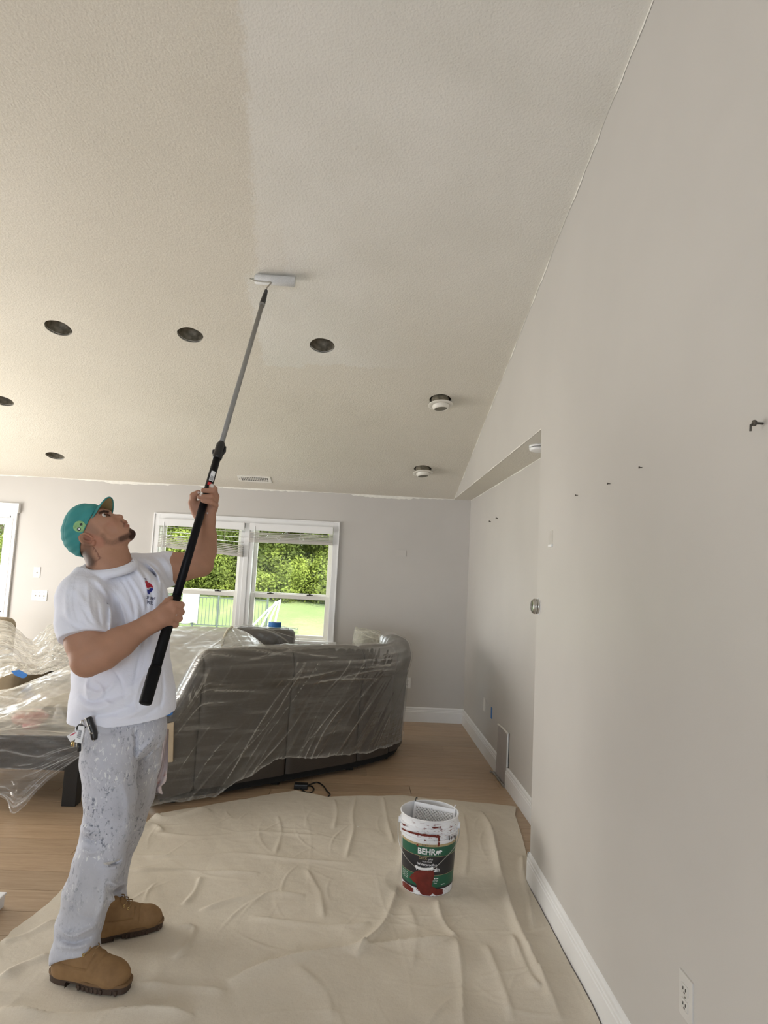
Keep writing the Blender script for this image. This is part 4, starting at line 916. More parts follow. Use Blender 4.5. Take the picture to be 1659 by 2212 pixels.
def px_cyl(x, y):
    d = ray(x, y); o_ = CPOS-np.array([BX, BY, BZ]); r = br(.15); A = d[0]**2+d[1]**2; Bq = 2*(o_[0]*d[0]+o_[1]*d[1]); C = o_[0]**2+o_[1]**2-r*r
    disc = max(0, Bq*Bq-4*A*C); t = (-Bq-math.sqrt(disc))/(2*A); q = o_+d*t; return math.atan2(q[0], -q[1]), q[2]
def band(name, t0, t1, h0, h1, mat, off, parent, n=48):
    A = np.array([[cyl(t0+(t1-t0)*i/n, h, off) for h in (h0, h1)] for i in range(n+1)]); return MB().grid(A).build(name, mat, parent, True)
M_lg = simple('label_dark_green', (.012, .10, .055), .4, var=.05); M_lk = simple('label_black', (.018, .018, .022), .4); M_gold = simple('label_gold', (.42, .33, .18), .4); M_lw = simple('label_white_print', (.82, .83, .85), .4); M_red = simple('dark_red_stain_paint', (.15, .017, .012), .35, var=.25, scale=30)
lab = band('label', TH0-1.30, TH0+1.55, .036, .196, M_lk, .0006, bk)
band('gold_strip', TH0-1.22, TH0+1.55, .244, .256, M_gold, .0008, lab); band('green_band', TH0-1.22, TH0+1.55, .197, .244, M_lg, .0008, lab)
band('gold_line', TH0-1.30, TH0+1.55, .1955, .1972, M_gold, .0011, lab); band('green_foot', TH0-1.30, TH0+1.55, .046, .104, M_lg, .0009, lab); band('gold_line', TH0-1.30, TH0+1.55, .104, .1055, M_gold, .0011, lab)
band('white_strip', TH0-1.42, TH0-1.24, .17, .256, M_lw, .0008, lab)
for k in range(11): band('barcode_bar', TH0-1.40, TH0-1.28, .180+k*.0058, .183+k*.0058, M_lk, .0011, lab, 4)
def text_mesh(body, size, font_bold=0, xs=1.0):
    c = bpy.data.curves.new('txt', 'FONT'); c.body = body; c.size = 1; c.align_x = 'CENTER'; c.align_y = 'CENTER'; c.resolution_u = 3; c.offset = font_bold
    o = bpy.data.objects.new('txt', c); COL.objects.link(o); dg = bpy.context.evaluated_depsgraph_get(); me = bpy.data.meshes.new_from_object(o.evaluated_get(dg))
    bpy.data.objects.remove(o); bm = bmesh.new(); bm.from_mesh(me); bmesh.ops.triangulate(bm, faces=bm.faces[:]); 
    V = [(v.co.x*size*xs, v.co.y*size) for v in bm.verts]; bm.verts.ensure_lookup_table(); F = [[v.index for v in f.verts] for f in bm.faces]; bm.free(); return V, F
def cyl_text(body, th, h, size, mat, name='lettering', bold=0.0, xs=1.0, off=.0014):
    V, F = text_mesh(body, size, bold, xs); b = MB(); b.add([cyl(th+x/br(h), h+y, off) for x, y in V], F); return b.build(name, mat, lab)
tb_, hb_ = px_cyl(922, 1843); 
cyl_text('BEHR', TH0-.055, .2185, .040, M_lw, bold=.035, xs=.95)
def cyl_poly(pts, mat, off, name, parent, px=True):
    q = [px_cyl(*p_) if px else p_ for p_ in pts]; q = [(a, max(h, .006)) for a, h in q]; n = len(q); c = (sum(a for a, _ in q)/n, sum(h for _, h in q)/n)
    bm = bmesh.new(); vs = [bm.verts.new((a, h, 0)) for a, h in q]; es = [bm.edges.new((vs[i], vs[(i+1) % n])) for i in range(n)]
    bmesh.ops.triangle_fill(bm, edges=es, use_beauty=True); bmesh.ops.subdivide_edges(bm, edges=bm.edges[:], cuts=3, use_grid_fill=True)
    for v in bm.verts: v.co = cyl(v.co.x, v.co.y, off)
    me = bpy.data.meshes.new(name); bm.to_mesh(me); bm.free(); return link(name, me, mat, parent)
bear = [(0, 0), (.004, .0), (.005, .008), (.012, .009), (.014, .0), (.018, .0), (.019, .009), (.024, .010), (.027, .003), (.030, .003), (.029, .012), (.034, .016), (.040, .017), (.041, .021), (.035, .024), (.028, .026), (.016, .024), (.006, .025), (.001, .019)]
cyl_poly([(TH0+.275+x*.85/br(.2), .2055+z*.85) for x, z in bear], M_lw, .0015, 'bear_emblem', lab, px=False)
cyl_text('DECK', TH0-.17, .1855, .0165, M_gold, bold=.01); cyl_text('plus', TH0+.11, .1845, .014, M_lw)
cyl_text('SOLID COLOR', TH0-.02, .1700, .0075, M_lw, bold=.01); cyl_text('Waterproofing', TH0-.02, .1560, .0165, M_lw, bold=.015); cyl_text('Wood Stain', TH0+.0, .1325, .030, M_lw, bold=.02, xs=.86)
for k in range(9): band('fine_print', TH0-.22+k*.055, TH0-.18+k*.055, .2485, .2515, M_lk, .0012, lab, 2)
for k, s_ in enumerate(['Damage', 'Fade']): cyl_text(s_, TH0+.32, .079-k*.012, .0085, M_lw)
for q_, k in ((.26, 0), (.32, 1), (.38, 2)): band('fine_print', TH0+q_, TH0+q_+.045, .087, .0915, M_lw, .0012, lab, 2)
for k in range(4):
    for q_ in range(5): band('fine_print', TH0-1.16+q_*.075, TH0-1.10+q_*.075-(.02 if (k+q_) % 3 else 0), .0925-k*.009, .0945-k*.009, M_lw, .0012, lab, 2)
for q_ in range(3): band('fine_print', TH0+.56+q_*.06, TH0+.60+q_*.06, .055, .059, M_lw, .0012, lab, 2)
for q_ in range(2): band('fine_print', TH0+.11+q_*.05, TH0+.145+q_*.05, .052, .059, M_lw, .0012, lab, 2)
def rag(pts, n, amp, seed):
    r = np.random.default_rng(seed); P = np.array(pts, float); Q = []
    for i in range(len(P)):
        a, c = P[i], P[(i+1) % len(P)]; k = max(2, int(np.linalg.norm(c-a)/n))
        for j in range(k): Q.append(a+(c-a)*j/k+r.normal(0, amp, 2))
    return [tuple(q) for q in Q]
for i, pl in enumerate([
    [(896, 1883), (906, 1879), (918, 1881), (936, 1880), (939, 1888), (936, 1900), (932, 1914), (944, 1921), (957, 1922), (958, 1933), (945, 1936), (935, 1932), (926, 1938), (918, 1940), (908, 1931), (901, 1920), (897, 1908), (889, 1902), (885, 1895), (890, 1888)],
    [(867, 1903), (876, 1907), (884, 1913), (892, 1921), (889, 1930), (878, 1927), (868, 1919)],
    [(874, 1788), (888, 1793), (905, 1797), (925, 1800), (944, 1800), (950, 1803), (946, 1806), (925, 1805), (903, 1801), (888, 1797), (876, 1792)],
    [(942, 1806), (949, 1806), (948, 1815), (945, 1816)], [(944, 1818), (950, 1818), (949, 1826), (945, 1827), (946, 1822)],
    [(932, 1783), (949, 1784), (948, 1787), (934, 1786)], [(875, 1775), (884, 1780), (881, 1784), (877, 1781)], [(901, 1822), (905, 1823), (904, 1828), (901, 1827)]]):
    cyl_poly(rag(pl, 3.0, .7, i), M_red, .0105 if i in (2, 5, 6) else (.0095 if i == 3 else .0018), 'paint_smear', bk)
for i, pl in enumerate([[(964, 1802), (966, 1802), (967, 1813), (965, 1813)], [(969, 1804), (971, 1804), (970, 1813), (969, 1813)], [(975, 1802), (978, 1803), (978, 1811), (976, 1810)]]): cyl_poly(pl, M_black, .0100, 'paint_drip', bk)
# bail wire with white grip, lying down the front
M_wire = simple('bail_steel_wire', (.42, .42, .41), .35, .9)
wl = [(-1.50, .318, .010), (-1.49, .28, .014), (-1.42, .235, .014), (-1.18, .198, .010), (-.8, .165, .007), (-.42, .140, .005), (-.1, .136, .005), (.25, .150, .005), (.62, .190, .006), (1.0, .225, .008), (1.25, .255, .011), (1.36, .29, .013), (1.42, .318, .010)]
W_ = catmull([cyl(TH0+a, h, .004+d) for a, h, d in wl], 90); MB().tube(W_, .0018, 7).build('bail', M_wire, bk, True)
MB().tube(catmull([cyl(TH0+a, h, .009) for a, h in [(-.42, .143), (-.2, .136), (.1, .141), (.2, .146)]], 16), [.006]*16, 10).build('bail_grip', M_lw, bk, True)
for a in (-1.50, 1.42):
    q = np.array(cyl(TH0+a, .318, .006)); b = MB(); b.tube([q*np.array([.96, .96, 1]), q*np.array([1.06, 1.06, 1])], .016, 14); b.build('bail_ear', M_pailw, bk, False)
# roller grid hanging inside
ga = np.array([*at_z(896, 1735, .372)[:2], .384])-np.array([BX, BY, BZ]); gb = np.array([*at_z(986, 1753, .372)[:2], .384])-np.array([BX, BY, BZ])
def ins(q): 
    r = math.hypot(q[0], q[1]); k = min(1, .140/r); return np.array([q[0]*k, q[1]*k, q[2]])
ga, gb = ins(ga), ins(gb); gd = (gb-ga)/np.linalg.norm(gb-ga); gw = np.linalg.norm(gb-ga); gn = np.cross(gd, [0, 0, 1.]); gn /= np.linalg.norm(gn)
if gn[1] > 0: gn = -gn
dn = np.array([0, 0, -1.])+gn*.30; dn /= np.linalg.norm(dn); gnn = np.cross(gd, dn); gh = .24
def gp(u, v, w=0): return ga+gd*u+dn*v+gnn*w
gr = empty('bucket_roller_grid', (BX, BY, BZ)); tag(gr, 'white plastic roller grid with diamond holes hooked inside the bucket', 'roller grid')
b = MB()
def gbox(u0, u1, v0, v1, t=.003):
    vs = [gp(u, v, w) for w in (-t, t) for u, v in ((u0, v0), (u1, v0), (u1, v1), (u0, v1))]; b.add(vs, [(0, 3, 2, 1), (4, 5, 6, 7), (0, 1, 5, 4), (1, 2, 6, 5), (2, 3, 7, 6), (3, 0, 4, 7)])
gbox(0, gw, .002, .022); gbox(0, gw, gh-.01, gh); gbox(0, .012, .022, gh-.01); gbox(gw-.010, gw, .022, gh-.01); b.build('frame', M_pailw, gr)
b = MB(); st_ = .0185
for k in range(-16, 34):
    for sgn in (-1, 1):
        pts = []
        for v in np.linspace(.022, gh-.01, 40):
            u = (k*st_+sgn*(v-.022)*1.15)
            if .012 <= u <= gw-.010: pts.append((u, v))
        if len(pts) > 2: b.tube([gp(*pts[0]), gp(*pts[-1])], .0026, 5)
o = b.build('diamond_mesh', M_pailw, gr); o['kind'] = 'stuff'
for u in (.004, gw-.006):
    b = MB(); b.tube(catmull([gp(u, .01), gp(u, -.012), gp(u, -.016)-gn*.012, gp(u, -.008)-gn*.022], 12), .0028, 6); b.build('hook', M_black if u < .01 else M_pailw, gr, True)
# ================================================================== IMPLICIT-SURFACE MODELLER
def PX(x, y, Y): return at_y(x, y, Y)
def RP(r, Y): return r*Y*1.0/FPX                        # radius in photo pixels -> metres at depth Y
class Field:
    def __init__(s, lo, hi, res):
        s.lo = np.array(lo, float); s.res = res; s.n = np.ceil((np.array(hi)-s.lo)/res).astype(int)+1
        s.f = np.full(s.n, .09, np.float32)
    def _box(s, lo, hi):
        a = np.clip(np.floor((np.array(lo)-s.lo)/s.res).astype(int), 0, s.n); b = np.clip(np.ceil((np.array(hi)-s.lo)/s.res).astype(int)+1, 0, s.n)
        if np.any(b <= a): return None
        ax = [np.arange(a[i], b[i])*s.res+s.lo[i] for i in range(3)]
        return tuple(slice(a[i], b[i]) for i in range(3)), ax[0][:, None, None], ax[1][None, :, None], ax[2][None, None, :]
    def _put(s, sl, d, k, op):
        f = s.f[sl]
        if op == 'u':
            r = np.minimum(f, d)
            if k > 0: h = np.maximum(k-np.abs(f-d), 0)/k; r = r-h*h*k*.25
        elif op == 's':
            r = np.maximum(f, -d)
            if k > 0: h = np.maximum(k-np.abs(f+d), 0)/k; r = r+h*h*k*.25
        s.f[sl] = r
    def cap(s, a, b, ra, rb, k=.01, op='u', ys=1.0):
        """round cone; ys scales the cross-section along Y"""
        a = np.array(a, float); b = np.array(b, float); R = max(ra, rb); m = np.array([R, R*ys, R])+.06
        q = s._box(np.minimum(a, b)-m, np.maximum(a, b)+m)
        if q is None: return s
        sl, X, Y, Z = q; ab = b-a; abw = ab.copy(); abw[1] /= ys; L = abw@abw+1e-12
        dx, dy, dz = X-a[0], (Y-a[1])/ys, Z-a[2]
        t = np.clip((dx*abw[0]+dy*abw[1]+dz*abw[2])/L, 0, 1)
        d = np.sqrt((dx-t*abw[0])**2+(dy-t*abw[1])**2+(dz-t*abw[2])**2)-(ra+(rb-ra)*t)
        s._put(sl, d*min(1, ys) if ys < 1 else d, k, op); return s
    def chain(s, P, R, k=.01, op='u', ys=1.0):
        for i in range(len(P)-1): s.cap(P[i], P[i+1], R[i], R[i+1], k, op, ys)
        return s
    def ell(s, c, r, rot=None, k=.01, op='u'):
        c = np.array(c, float); r = np.array(r, float); R = r.max()+.06; q = s._box(c-R, c+R)
        if q is None: return s
        sl, X, Y, Z = q; dx, dy, dz = X-c[0], Y-c[1], Z-c[2]
        if rot is not None:
            dx, dy, dz = [rot[0][i]*dx+rot[1][i]*dy+rot[2][i]*dz for i in range(3)]
        k0 = np.sqrt((dx/r[0])**2+(dy/r[1])**2+(dz/r[2])**2); k1 = np.sqrt((dx/r[0]**2)**2+(dy/r[1]**2)**2+(dz/r[2]**2)**2)+1e-9
        s._put(sl, k0*(k0-1)/k1, k, op); return s
    def plane(s, p, n, k=0, box=None):
        """removes the side the normal points to (inside box only)"""
        p = np.array(p, float); n = np.array(n, float); n /= np.linalg.norm(n)
        q = s._box(*(box if box is not None else (s.lo, s.lo+s.n*s.res)))
        sl, X, Y, Z = q; d = (X-p[0])*n[0]+(Y-p[1])*n[1]+(Z-p[2])*n[2]; s._put(sl, -d, k, 's'); return s
    def cut_above(s, p, n, c, r):
        n = n/np.linalg.norm(n); q = s._box(c-r-.02, c+r+.02); sl, X, Y, Z = q
        d = np.maximum(-((X-p[0])*n[0]+(Y-p[1])*n[1]+(Z-p[2])*n[2]), np.sqrt((X-c[0])**2+(Y-c[1])**2+(Z-c[2])**2)-r); s._put(sl, d, .004, 's'); return s
    def like(s):
        g = object.__new__(Field); g.lo, g.res, g.n = s.lo, s.res, s.n; g.f = np.full(s.n, .09, np.float32); return g
    def union(s, g, k=.01):
        s._put(tuple(slice(0, q) for q in s.n), g.f, k, 'u'); return s
    def near(s, w=.02):
        idx = np.argwhere(np.abs(s.f) < w); return idx, idx*s.res+s.lo
    def displace(s, fun, w=.02):
        idx, P = s.near(w); s.f[idx[:, 0], idx[:, 1], idx[:, 2]] -= fun(P).astype(np.float32); return s
    def mesh(s, name):
        f = s.f; n = f.shape; sg = f < 0; cnt = np.zeros((n[0]-1, n[1]-1, n[2]-1), np.int8)
        for i in (0, 1):
            for j in (0, 1):
                for k in (0, 1): cnt += sg[i:n[0]-1+i, j:n[1]-1+j, k:n[2]-1+k]
        act = (cnt > 0) & (cnt < 8); ids = np.argwhere(act); imap = np.full(act.shape, -1, np.int32); imap[act] = np.arange(len(ids))
        C = {}
        for i in (0, 1):
            for j in (0, 1):
                for k in (0, 1): C[i, j, k] = f[ids[:, 0]+i, ids[:, 1]+j, ids[:, 2]+k]
        acc = np.zeros((len(ids), 3)); w = np.zeros(len(ids))
        for a in C:
            for ax in range(3):
                if a[ax] == 0:
                    b = list(a); b[ax] = 1; b = tuple(b); fa, fb = C[a], C[b]; m = (fa < 0) != (fb < 0)
                    t = np.where(m, fa/np.where(m, fa-fb, 1), 0); p = np.array(a, float)[None].repeat(len(ids), 0); p[:, ax] = t
                    acc[m] += p[m]; w[m] += 1
        V = (ids+acc/w[:, None])*s.res+s.lo; Q = []
        for ax in range(3):
            o1, o2 = [(1, 2), (2, 0), (0, 1)][ax]
            sl0 = [slice(None)]*3; sl1 = [slice(None)]*3; sl0[ax] = slice(0, n[ax]-1); sl1[ax] = slice(1, n[ax])
            e = sg[tuple(sl0)] != sg[tuple(sl1)]; I = np.argwhere(e)
            I = I[(I[:, o1] > 0) & (I[:, o2] > 0) & (I[:, o1] < n[o1]-1) & (I[:, o2] < n[o2]-1)]
            d1 = np.zeros(3, int); d1[o1] = 1; d2 = np.zeros(3, int); d2[o2] = 1
            def g(J): return imap[J[:, 0], J[:, 1], J[:, 2]]
            q = np.stack([g(I-d1-d2), g(I-d2), g(I), g(I-d1)], 1); ins_ = sg[I[:, 0], I[:, 1], I[:, 2]]
            q[~ins_] = q[~ins_][:, ::-1]; Q.append(q)
        Q = np.concatenate(Q); Q = Q[(Q >= 0).all(1)]
        return np_mesh(name, V, Q), V
def pxy(P):
    v = P-CPOS; w = v@FWD; return 829.5+FPX*(v@RGT)/w, 1106-FPX*(v@UPV)/w
def seg_dist(x, y, pl):
    best = np.full(x.shape, 1e9); al = np.zeros(x.shape); n = len(pl)-1
    for i in range(n):
        a, c = np.array(pl[i], float), np.array(pl[i+1], float); ab = c-a; t = np.clip(((x-a[0])*ab[0]+(y-a[1])*ab[1])/(ab@ab), 0, 1)
        d = np.hypot(x-a[0]-t*ab[0], y-a[1]-t*ab[1]); m = d < best; best = np.where(m, d, best); al = np.where(m, (i+t)/n, al)
    return best, al
def folds(P, lst, w0=5.0):
    x, y = pxy(P); h = np.zeros(len(P))
    for pl, a, w in lst:
        if len(pl) > 2: pl = catmull(np.array(pl, float), 5*(len(pl)-1)+1)
        d, al = seg_dist(x, y, pl); env = np.sin(np.clip(al, 0.03, .97)*math.pi)**.5
        h += a*env*np.exp(-(d/w)**2)
    return h
def rotY(deg):                                          # image-plane rotation: local x axis points deg above horizontal
    a = math.radians(deg); return np.array([[math.cos(a), 0, -math.sin(a)], [0, 1, 0], [math.sin(a), 0, math.cos(a)]])
def set_col(me, V, C):
    a = me.color_attributes.new('Col', 'FLOAT_COLOR', 'POINT'); a.data.foreach_set('color', np.concatenate([C, np.ones((len(C), 1))], 1).ravel().astype(np.float32))
# ================================================================== EXTENSION POLE AND ROLLER
PB = PX(313, 1521, 2.44); PT = PX(575, 628, 3.66)
def pole_at(y):                                         # point of the pole axis seen at photo row y
    a, b = 0.0, 1.0
    for _ in range(40):
        m = (a+b)/2
        if to_px(PB+(PT-PB)*m)[1] > y: a = m
        else: b = m
    return PB+(PT-PB)*a
pole = empty('extension_pole', tuple(PB)); tag(pole, 'telescopic roller pole with black grip and grey inner tube, held up to the ceiling', 'roller pole')
M_grip = simple('black_rubber_grip', (.006, .006, .007), .6, bump=.3, bscale=200, spec=.12); M_tube = simple('pole_black_paint', (.004, .004, .006), .45, spec=.15); M_gtube = simple('pole_grey_fibreglass', (.27, .265, .25), .45, var=.06)
def pt(y): return pole_at(y)-PB
ax_ = (PT-PB)/np.linalg.norm(PT-PB)
MB().tube([np.zeros(3), ax_*.004, ax_*.012, pt(1446), pt(1440)], [.019, .0232, .024, .024, .021], 24).build('grip_end', M_grip, pole, True)
MB().tube([pt(1443), pt(1290)], .0208, 24).build('grip_sleeve', M_grip, pole, True)
MB().tube([pt(1295), pt(985)], .0178, 24).build('outer_tube', M_tube, pole, True)
MB().tube([pt(992), pt(988), pt(962), pt(957)], [.019, .023, .022, .017], 20).build('lock_collar', M_black, pole, True)
q = pt(974); side = np.cross(ax_, [0, 1., 0]); side /= np.linalg.norm(side)
b = MB(); b.tube([q-side*.018-ax_*.03, q-side*.027, q-side*.024+ax_*.030], [.005, .006, .004], 8); b.build('lock_lever', M_black, pole, True)
b = MB(); b.tube([q+side*.022-ax_*.02, q+side*.026], [.008, .007], 8); b.build('lock_button', M_black, pole, True)
MB().tube([pt(960), pt(656)], .0130, 20).build('inner_tube', M_gtube, pole, True)
MB().tube([pt(660), pt(655), pt(640), pt(624), pt(622)], [.0145, .0165, .0135, .0105, .006], 16).build('threaded_tip', M_black, pole, True)
M_paintsplash = simple('dried_white_paint', (.72, .72, .68), .5)
b = MB(); b.tube([pt(661), pt(657)], .0172, 16); b.build('ferrule_ring', M_gtube, pole, True)
# barcode sticker and red badge, wrapped on the outer tube
vv_ = np.array([0, -1., 0]); vv_ -= ax_*(vv_@ax_); vv_ /= np.linalg.norm(vv_); ww_ = np.cross(ax_, vv_); ww_ = ww_ if ww_[0] > 0 else -ww_
def on_tube(y0, y1, a0, a1, r, mat, name):
    A = np.array([[pt(y)+r*(vv_*math.cos(a)+ww_*math.sin(a)) for a in np.linspace(a0, a1, 8)] for y in (y0, y1)]); return MB().grid(A).build(name, mat, pole, True)
on_tube(1043, 1022, -.15, 1.0, .0184, M_lw, 'barcode_sticker')
for k in range(8): on_tube(1041.5-k*1.2, 1041-k*1.2, .0, .85, .0188, M_lk, 'barcode_bar')
on_tube(1052, 1046, -.2, .7, .0185, simple('red_badge', (.55, .02, .03), .4), 'red_badge')
# roller: cover, frame wire
rl = np.array(at_c(553, 594))+CN*.031; rr_ = np.array(at_c(638, 597))+CN*.031; rr_[1] = rl[1]; rr_[2] = rl[2]
ra = (rr_-rl)/np.linalg.norm(rr_-rl)
def nap_mat():
    t = NT('roller_nap_wet_white'); n = t.noise(220, 3); t.base(t.ramp(n, [(.3, (.66, .67, .68, 1)), (.7, (.80, .81, .82, 1))])); t.set(Roughness=.5); t.bump(n, .6, .004); return t.m
o = MB(); o.tube([rl-PB, rl+ra*.002-PB, rr_-ra*.002-PB, rr_-PB], [.027, .030, .030, .027], 32); o.build('roller_cover', nap_mat(), pole, True)
fw = simple('roller_frame_steel', (.45, .43, .38), .4, .6)
tip = PT; e1 = PX(585, 610, float(rl[1])-.02); e2 = np.array(PX(549, 606, float(rl[1])-.02)); e3 = rl-ra*.030
b = MB(); b.tube(catmull([tip-PB, tip+ax_*.03-PB, (tip+e1)/2+ax_*.01-PB, e1-PB, (e1+e2)/2-PB, e2-PB, (e2+e3)/2-ra*.008-PB, e3-PB, rl-PB], 50), .0045, 8); b.build('roller_frame', fw, pole, True)
MB().tube([rl-ra*.006-PB, rl+ra*.004-PB], .022, 18).build('end_cap', M_paintsplash, pole, True)
# ================================================================== THE PAINTER
man = empty('person', tuple(at_z(215, 2075, 0))); tag(man, 'person in teal cap, white T-shirt and paint stained jeans holding up a roller pole', 'person')
MO = np.array(man.location)
def put(name, me, mat, parent=man):
    o = link(name, me, mat, parent, True); 
    if parent is man: o.location = tuple(-MO)
    return o
# ---- body (head, neck, arms, hands, inner torso): one surface
YH = 2.68
def H(x, y, lat=0): q = PX(x, y, YH); return q+np.array([0, lat*YH/FPX, 0])      # lat in pixels, + away from camera
def h_(r): return RP(r, YH)
lo = np.minimum.reduce([PX(120, 1560, 2.5), PX(120, 1000, 2.5)])-.08; hi_ = np.array([PX(480, 1100, 3.2)[0]+.05, 3.20, PX(430, 1030, 3.0)[2]+.06])
F = Field((lo[0], 2.30, PX(250, 1500, 2.7)[2]), hi_, .0036)
F.ell(H(191, 1146), (h_(50), h_(39), h_(50)), None, 0)
F.ell(H(232, 1142), (h_(52), h_(31), h_(31)), rotY(-38), .03)
F.ell(H(212, 1130), (h_(28), h_(33), h_(28)), None, .02)
for s in (-1, 1):
    F.cap(H(226, 1170, s*24), H(276, 1157, s*6), h_(13), h_(10.5), .02)
    F.ell(H(243, 1129, s*20), (h_(14), h_(12), h_(11)), None, .016); F.ell(H(252, 1146, s*31), (h_(13), h_(8), h_(9)), rotY(-30), .014, 's')
    F.cap(H(222, 1107, s*22), H(231, 1107, s*7), h_(5.5), h_(5.5), .012)
    F.cap(H(250, 1140, s*15), H(268, 1146, s*9), h_(10), h_(8), .02)
F.ell(H(281, 1153), (h_(11), h_(11), h_(9.5)), None, .014)
F.ell(H(262, 1135), (h_(13), h_(15), h_(14)), rotY(-40), .018)
F.cap(H(235, 1115.5), H(256, 1117.3), h_(5.0), h_(6.2), .008); F.ell(H(260.3, 1117.2), (h_(5.6), h_(6.2), h_(5.4)), None, .005)
for s in (-1, 1): F.ell(H(255.5, 1122, s*6.5), (h_(5.0), h_(4.2), h_(4.0)), None, .004)
for s in (-1, 1): F.ell(H(261, 1122.5, s*3), (h_(2.2), h_(1.6), h_(1.6)), None, .002, 's')
for s in (-1, 1): F.ell(H(236.5, 1113.5, s*17), (h_(8), h_(12), h_(6.0)), rotY(-40), .008, 's')
for s in (-1, 1):                                             # eyelids
    F.cap(H(227, 1111.5, s*25), H(233, 1110.5, s*11), h_(2.9), h_(2.9), .003); F.cap(H(230.5, 1121.0, s*25), H(238, 1119, s*11), h_(2.8), h_(2.6), .004)
F.cap(H(268, 1129, -9), H(270.8, 1128, 0), h_(2.6), h_(3.3), .004); F.cap(H(268, 1129, 9), H(270.8, 1128, 0), h_(2.6), h_(3.3), .004)
F.cap(H(271.5, 1136.5, -9), H(275.5, 1135.5, 0), h_(2.6), h_(3.7), .004); F.cap(H(271.5, 1136.5, 9), H(275.5, 1135.5, 0), h_(2.6), h_(3.7), .004)
F.cap(H(270.5, 1132.5, -11), H(277.5, 1131, 0), h_(1.3), h_(1.5), .002, 's'); F.cap(H(270.5, 1132.5, 11), H(277.5, 1131, 0), h_(1.3), h_(1.5), .002, 's')
# neck
F.chain([H(214, 1172), H(226, 1196), H(238, 1222), PX(248, 1262, 2.73)], [h_(35), h_(36), h_(39.5), h_(46)], .03)
F.cap(H(250, 1168), H(262, 1200), h_(14), h_(13), .03); F.ell(H(270, 1196), (h_(5), h_(5), h_(5)), None, .012)
F.cap(H(212, 1182, -26), H(262, 1222, -12), h_(8), h_(7), .014); F.cap(H(212, 1182, 26), H(262, 1222, 12), h_(8), h_(7), .014)   # neck cords
# ears
for s in (-1, 1):
    F.ell(H(204.5, 1166.5, s*38), (h_(18.5), h_(5), h_(11)), rotY(-22), .004); F.ell(H(206, 1165.5, s*43), (h_(12), h_(6.5), h_(6.5)), rotY(-22), .002, 's')
    pl = [(216, 1164), (210, 1158), (201, 1155), (193.5, 1157), (190, 1163), (192, 1169.5), (200, 1176), (212, 1179), (220, 1177), (221, 1172)]
    F.chain([H(x, y, s*42.5) for x, y in pl], [h_(2.4)]*6+[h_(2.9)]*2+[h_(3.6)]*2, .002)
    F.chain([H(x, y, s*40) for x, y in [(197, 1160), (196, 1166), (203, 1170), (213, 1171)]], [h_(1.5)]*4, .003); F.ell(H(215.5, 1167, s*40), (h_(2.6), h_(2), h_(2.6)), None, .003)
# torso core and shoulders (under the shirt)
F.chain([PX(178, 1286, 2.60), PX(238, 1262, 2.74), PX(318, 1242, 2.93)], [RP(32, 2.6), RP(40, 2.74), RP(30, 2.93)], .03)
F.chain([PX(250, 1290, 2.75), PX(264, 1420, 2.77), PX(266, 1520, 2.78)], [RP(54, 2.75)]*3, .03)
# near (right) arm
SA, EL, WR = PX(176, 1300, 2.555), PX(189, 1424, 2.47), PX(326, 1346, 2.565)
F.chain([SA, PX(181, 1350, 2.52), PX(184, 1385, 2.50), EL], [RP(38, 2.55), RP(38, 2.52), RP(39, 2.5), RP(33, 2.47)], .012)
F.cap(PX(196, 1372, 2.485), PX(206, 1400, 2.475), RP(27, 2.48), RP(22, 2.48), .02)
F.chain([PX(190, 1428, 2.47), PX(222, 1409, 2.485), PX(258, 1388, 2.51), WR], [RP(30, 2.47), RP(35, 2.49), RP(30, 2.52), RP(19.5, 2.565)], .025)
F.ell(PX(187, 1440, 2.472), (RP(16, 2.47),)*3, None, .02)
def PL(y, dx, dd):                                        # point beside the pole: dx pixels right of the axis, dd metres nearer (-) / farther (+)
    p_ = pole_at(y); x, yy = to_px(p_); return PX(x+dx, yy, p_[1]+dd)
yl = pole_at(1322)[1]
def Rr(r): return RP(r, yl)
# right hand: back of the hand to the camera, fingers closing behind the pole
F.chain([WR, PX(342, 1338, yl-.042), PX(354, 1331, yl-.046)], [Rr(19.5), Rr(19), Rr(20)], .02)
for (a, b2, c2, e2, r) in [((350, 1319), (371, 1305), (391, 1307), (386, 1312), 7.6), ((350, 1328), (375, 1318), (391, 1322), (385, 1326), 7.8), ((348, 1337), (372, 1331), (387, 1336), (380, 1339), 7.5), ((346, 1345), (365, 1344), (379, 1349), (372, 1351), 7.0)]:
    P_ = [PX(*a, yl-.045), PX(*b2, yl-.042), PX(*c2, yl-.012), PX(*e2, yl+.030), PX(e2[0]-16, e2[1]+3, yl+.036), PX(e2[0]-26, e2[1]+5, yl+.026)]
    F.chain(P_[:2], [Rr(r*1.35), Rr(r*1.05)], .012); F.chain(P_[1:], [Rr(r*1.05), Rr(r), Rr(r*.92), Rr(r*.85), Rr(r*.75)], .0025)
F.chain([PX(340, 1326, yl-.04), PX(352, 1312, yl-.030), PX(362, 1299, yl-.012), PX(369, 1293, yl+.012)], [Rr(10), Rr(8.5), Rr(7.2), Rr(6)], .008)
# far (left) arm
SB, EB = PX(325, 1240, 2.93), PX(428, 1219, 3.06)
yu = pole_at(1085)[1]; WB = PX(446, 1124, yu+.04)
F.chain([SB, PX(375, 1228, 3.0), EB], [RP(34, 2.93), RP(33, 3.0), RP(27, 3.06)], .02)
F.chain([PX(434, 1214, 3.055), PX(438, 1188, 3.03), PX(442, 1160, 3.0), WB], [RP(25, 3.05), RP(27, 3.03), RP(23.5, 3.0), RP(18, 2.97)], .025)
F.ell(PX(436, 1222, 3.065), (RP(21, 3.06),)*3, None, .02)
def Ru(r): return RP(r, yu)
def U3(x, y, d): return PX(x, y, yu+d)
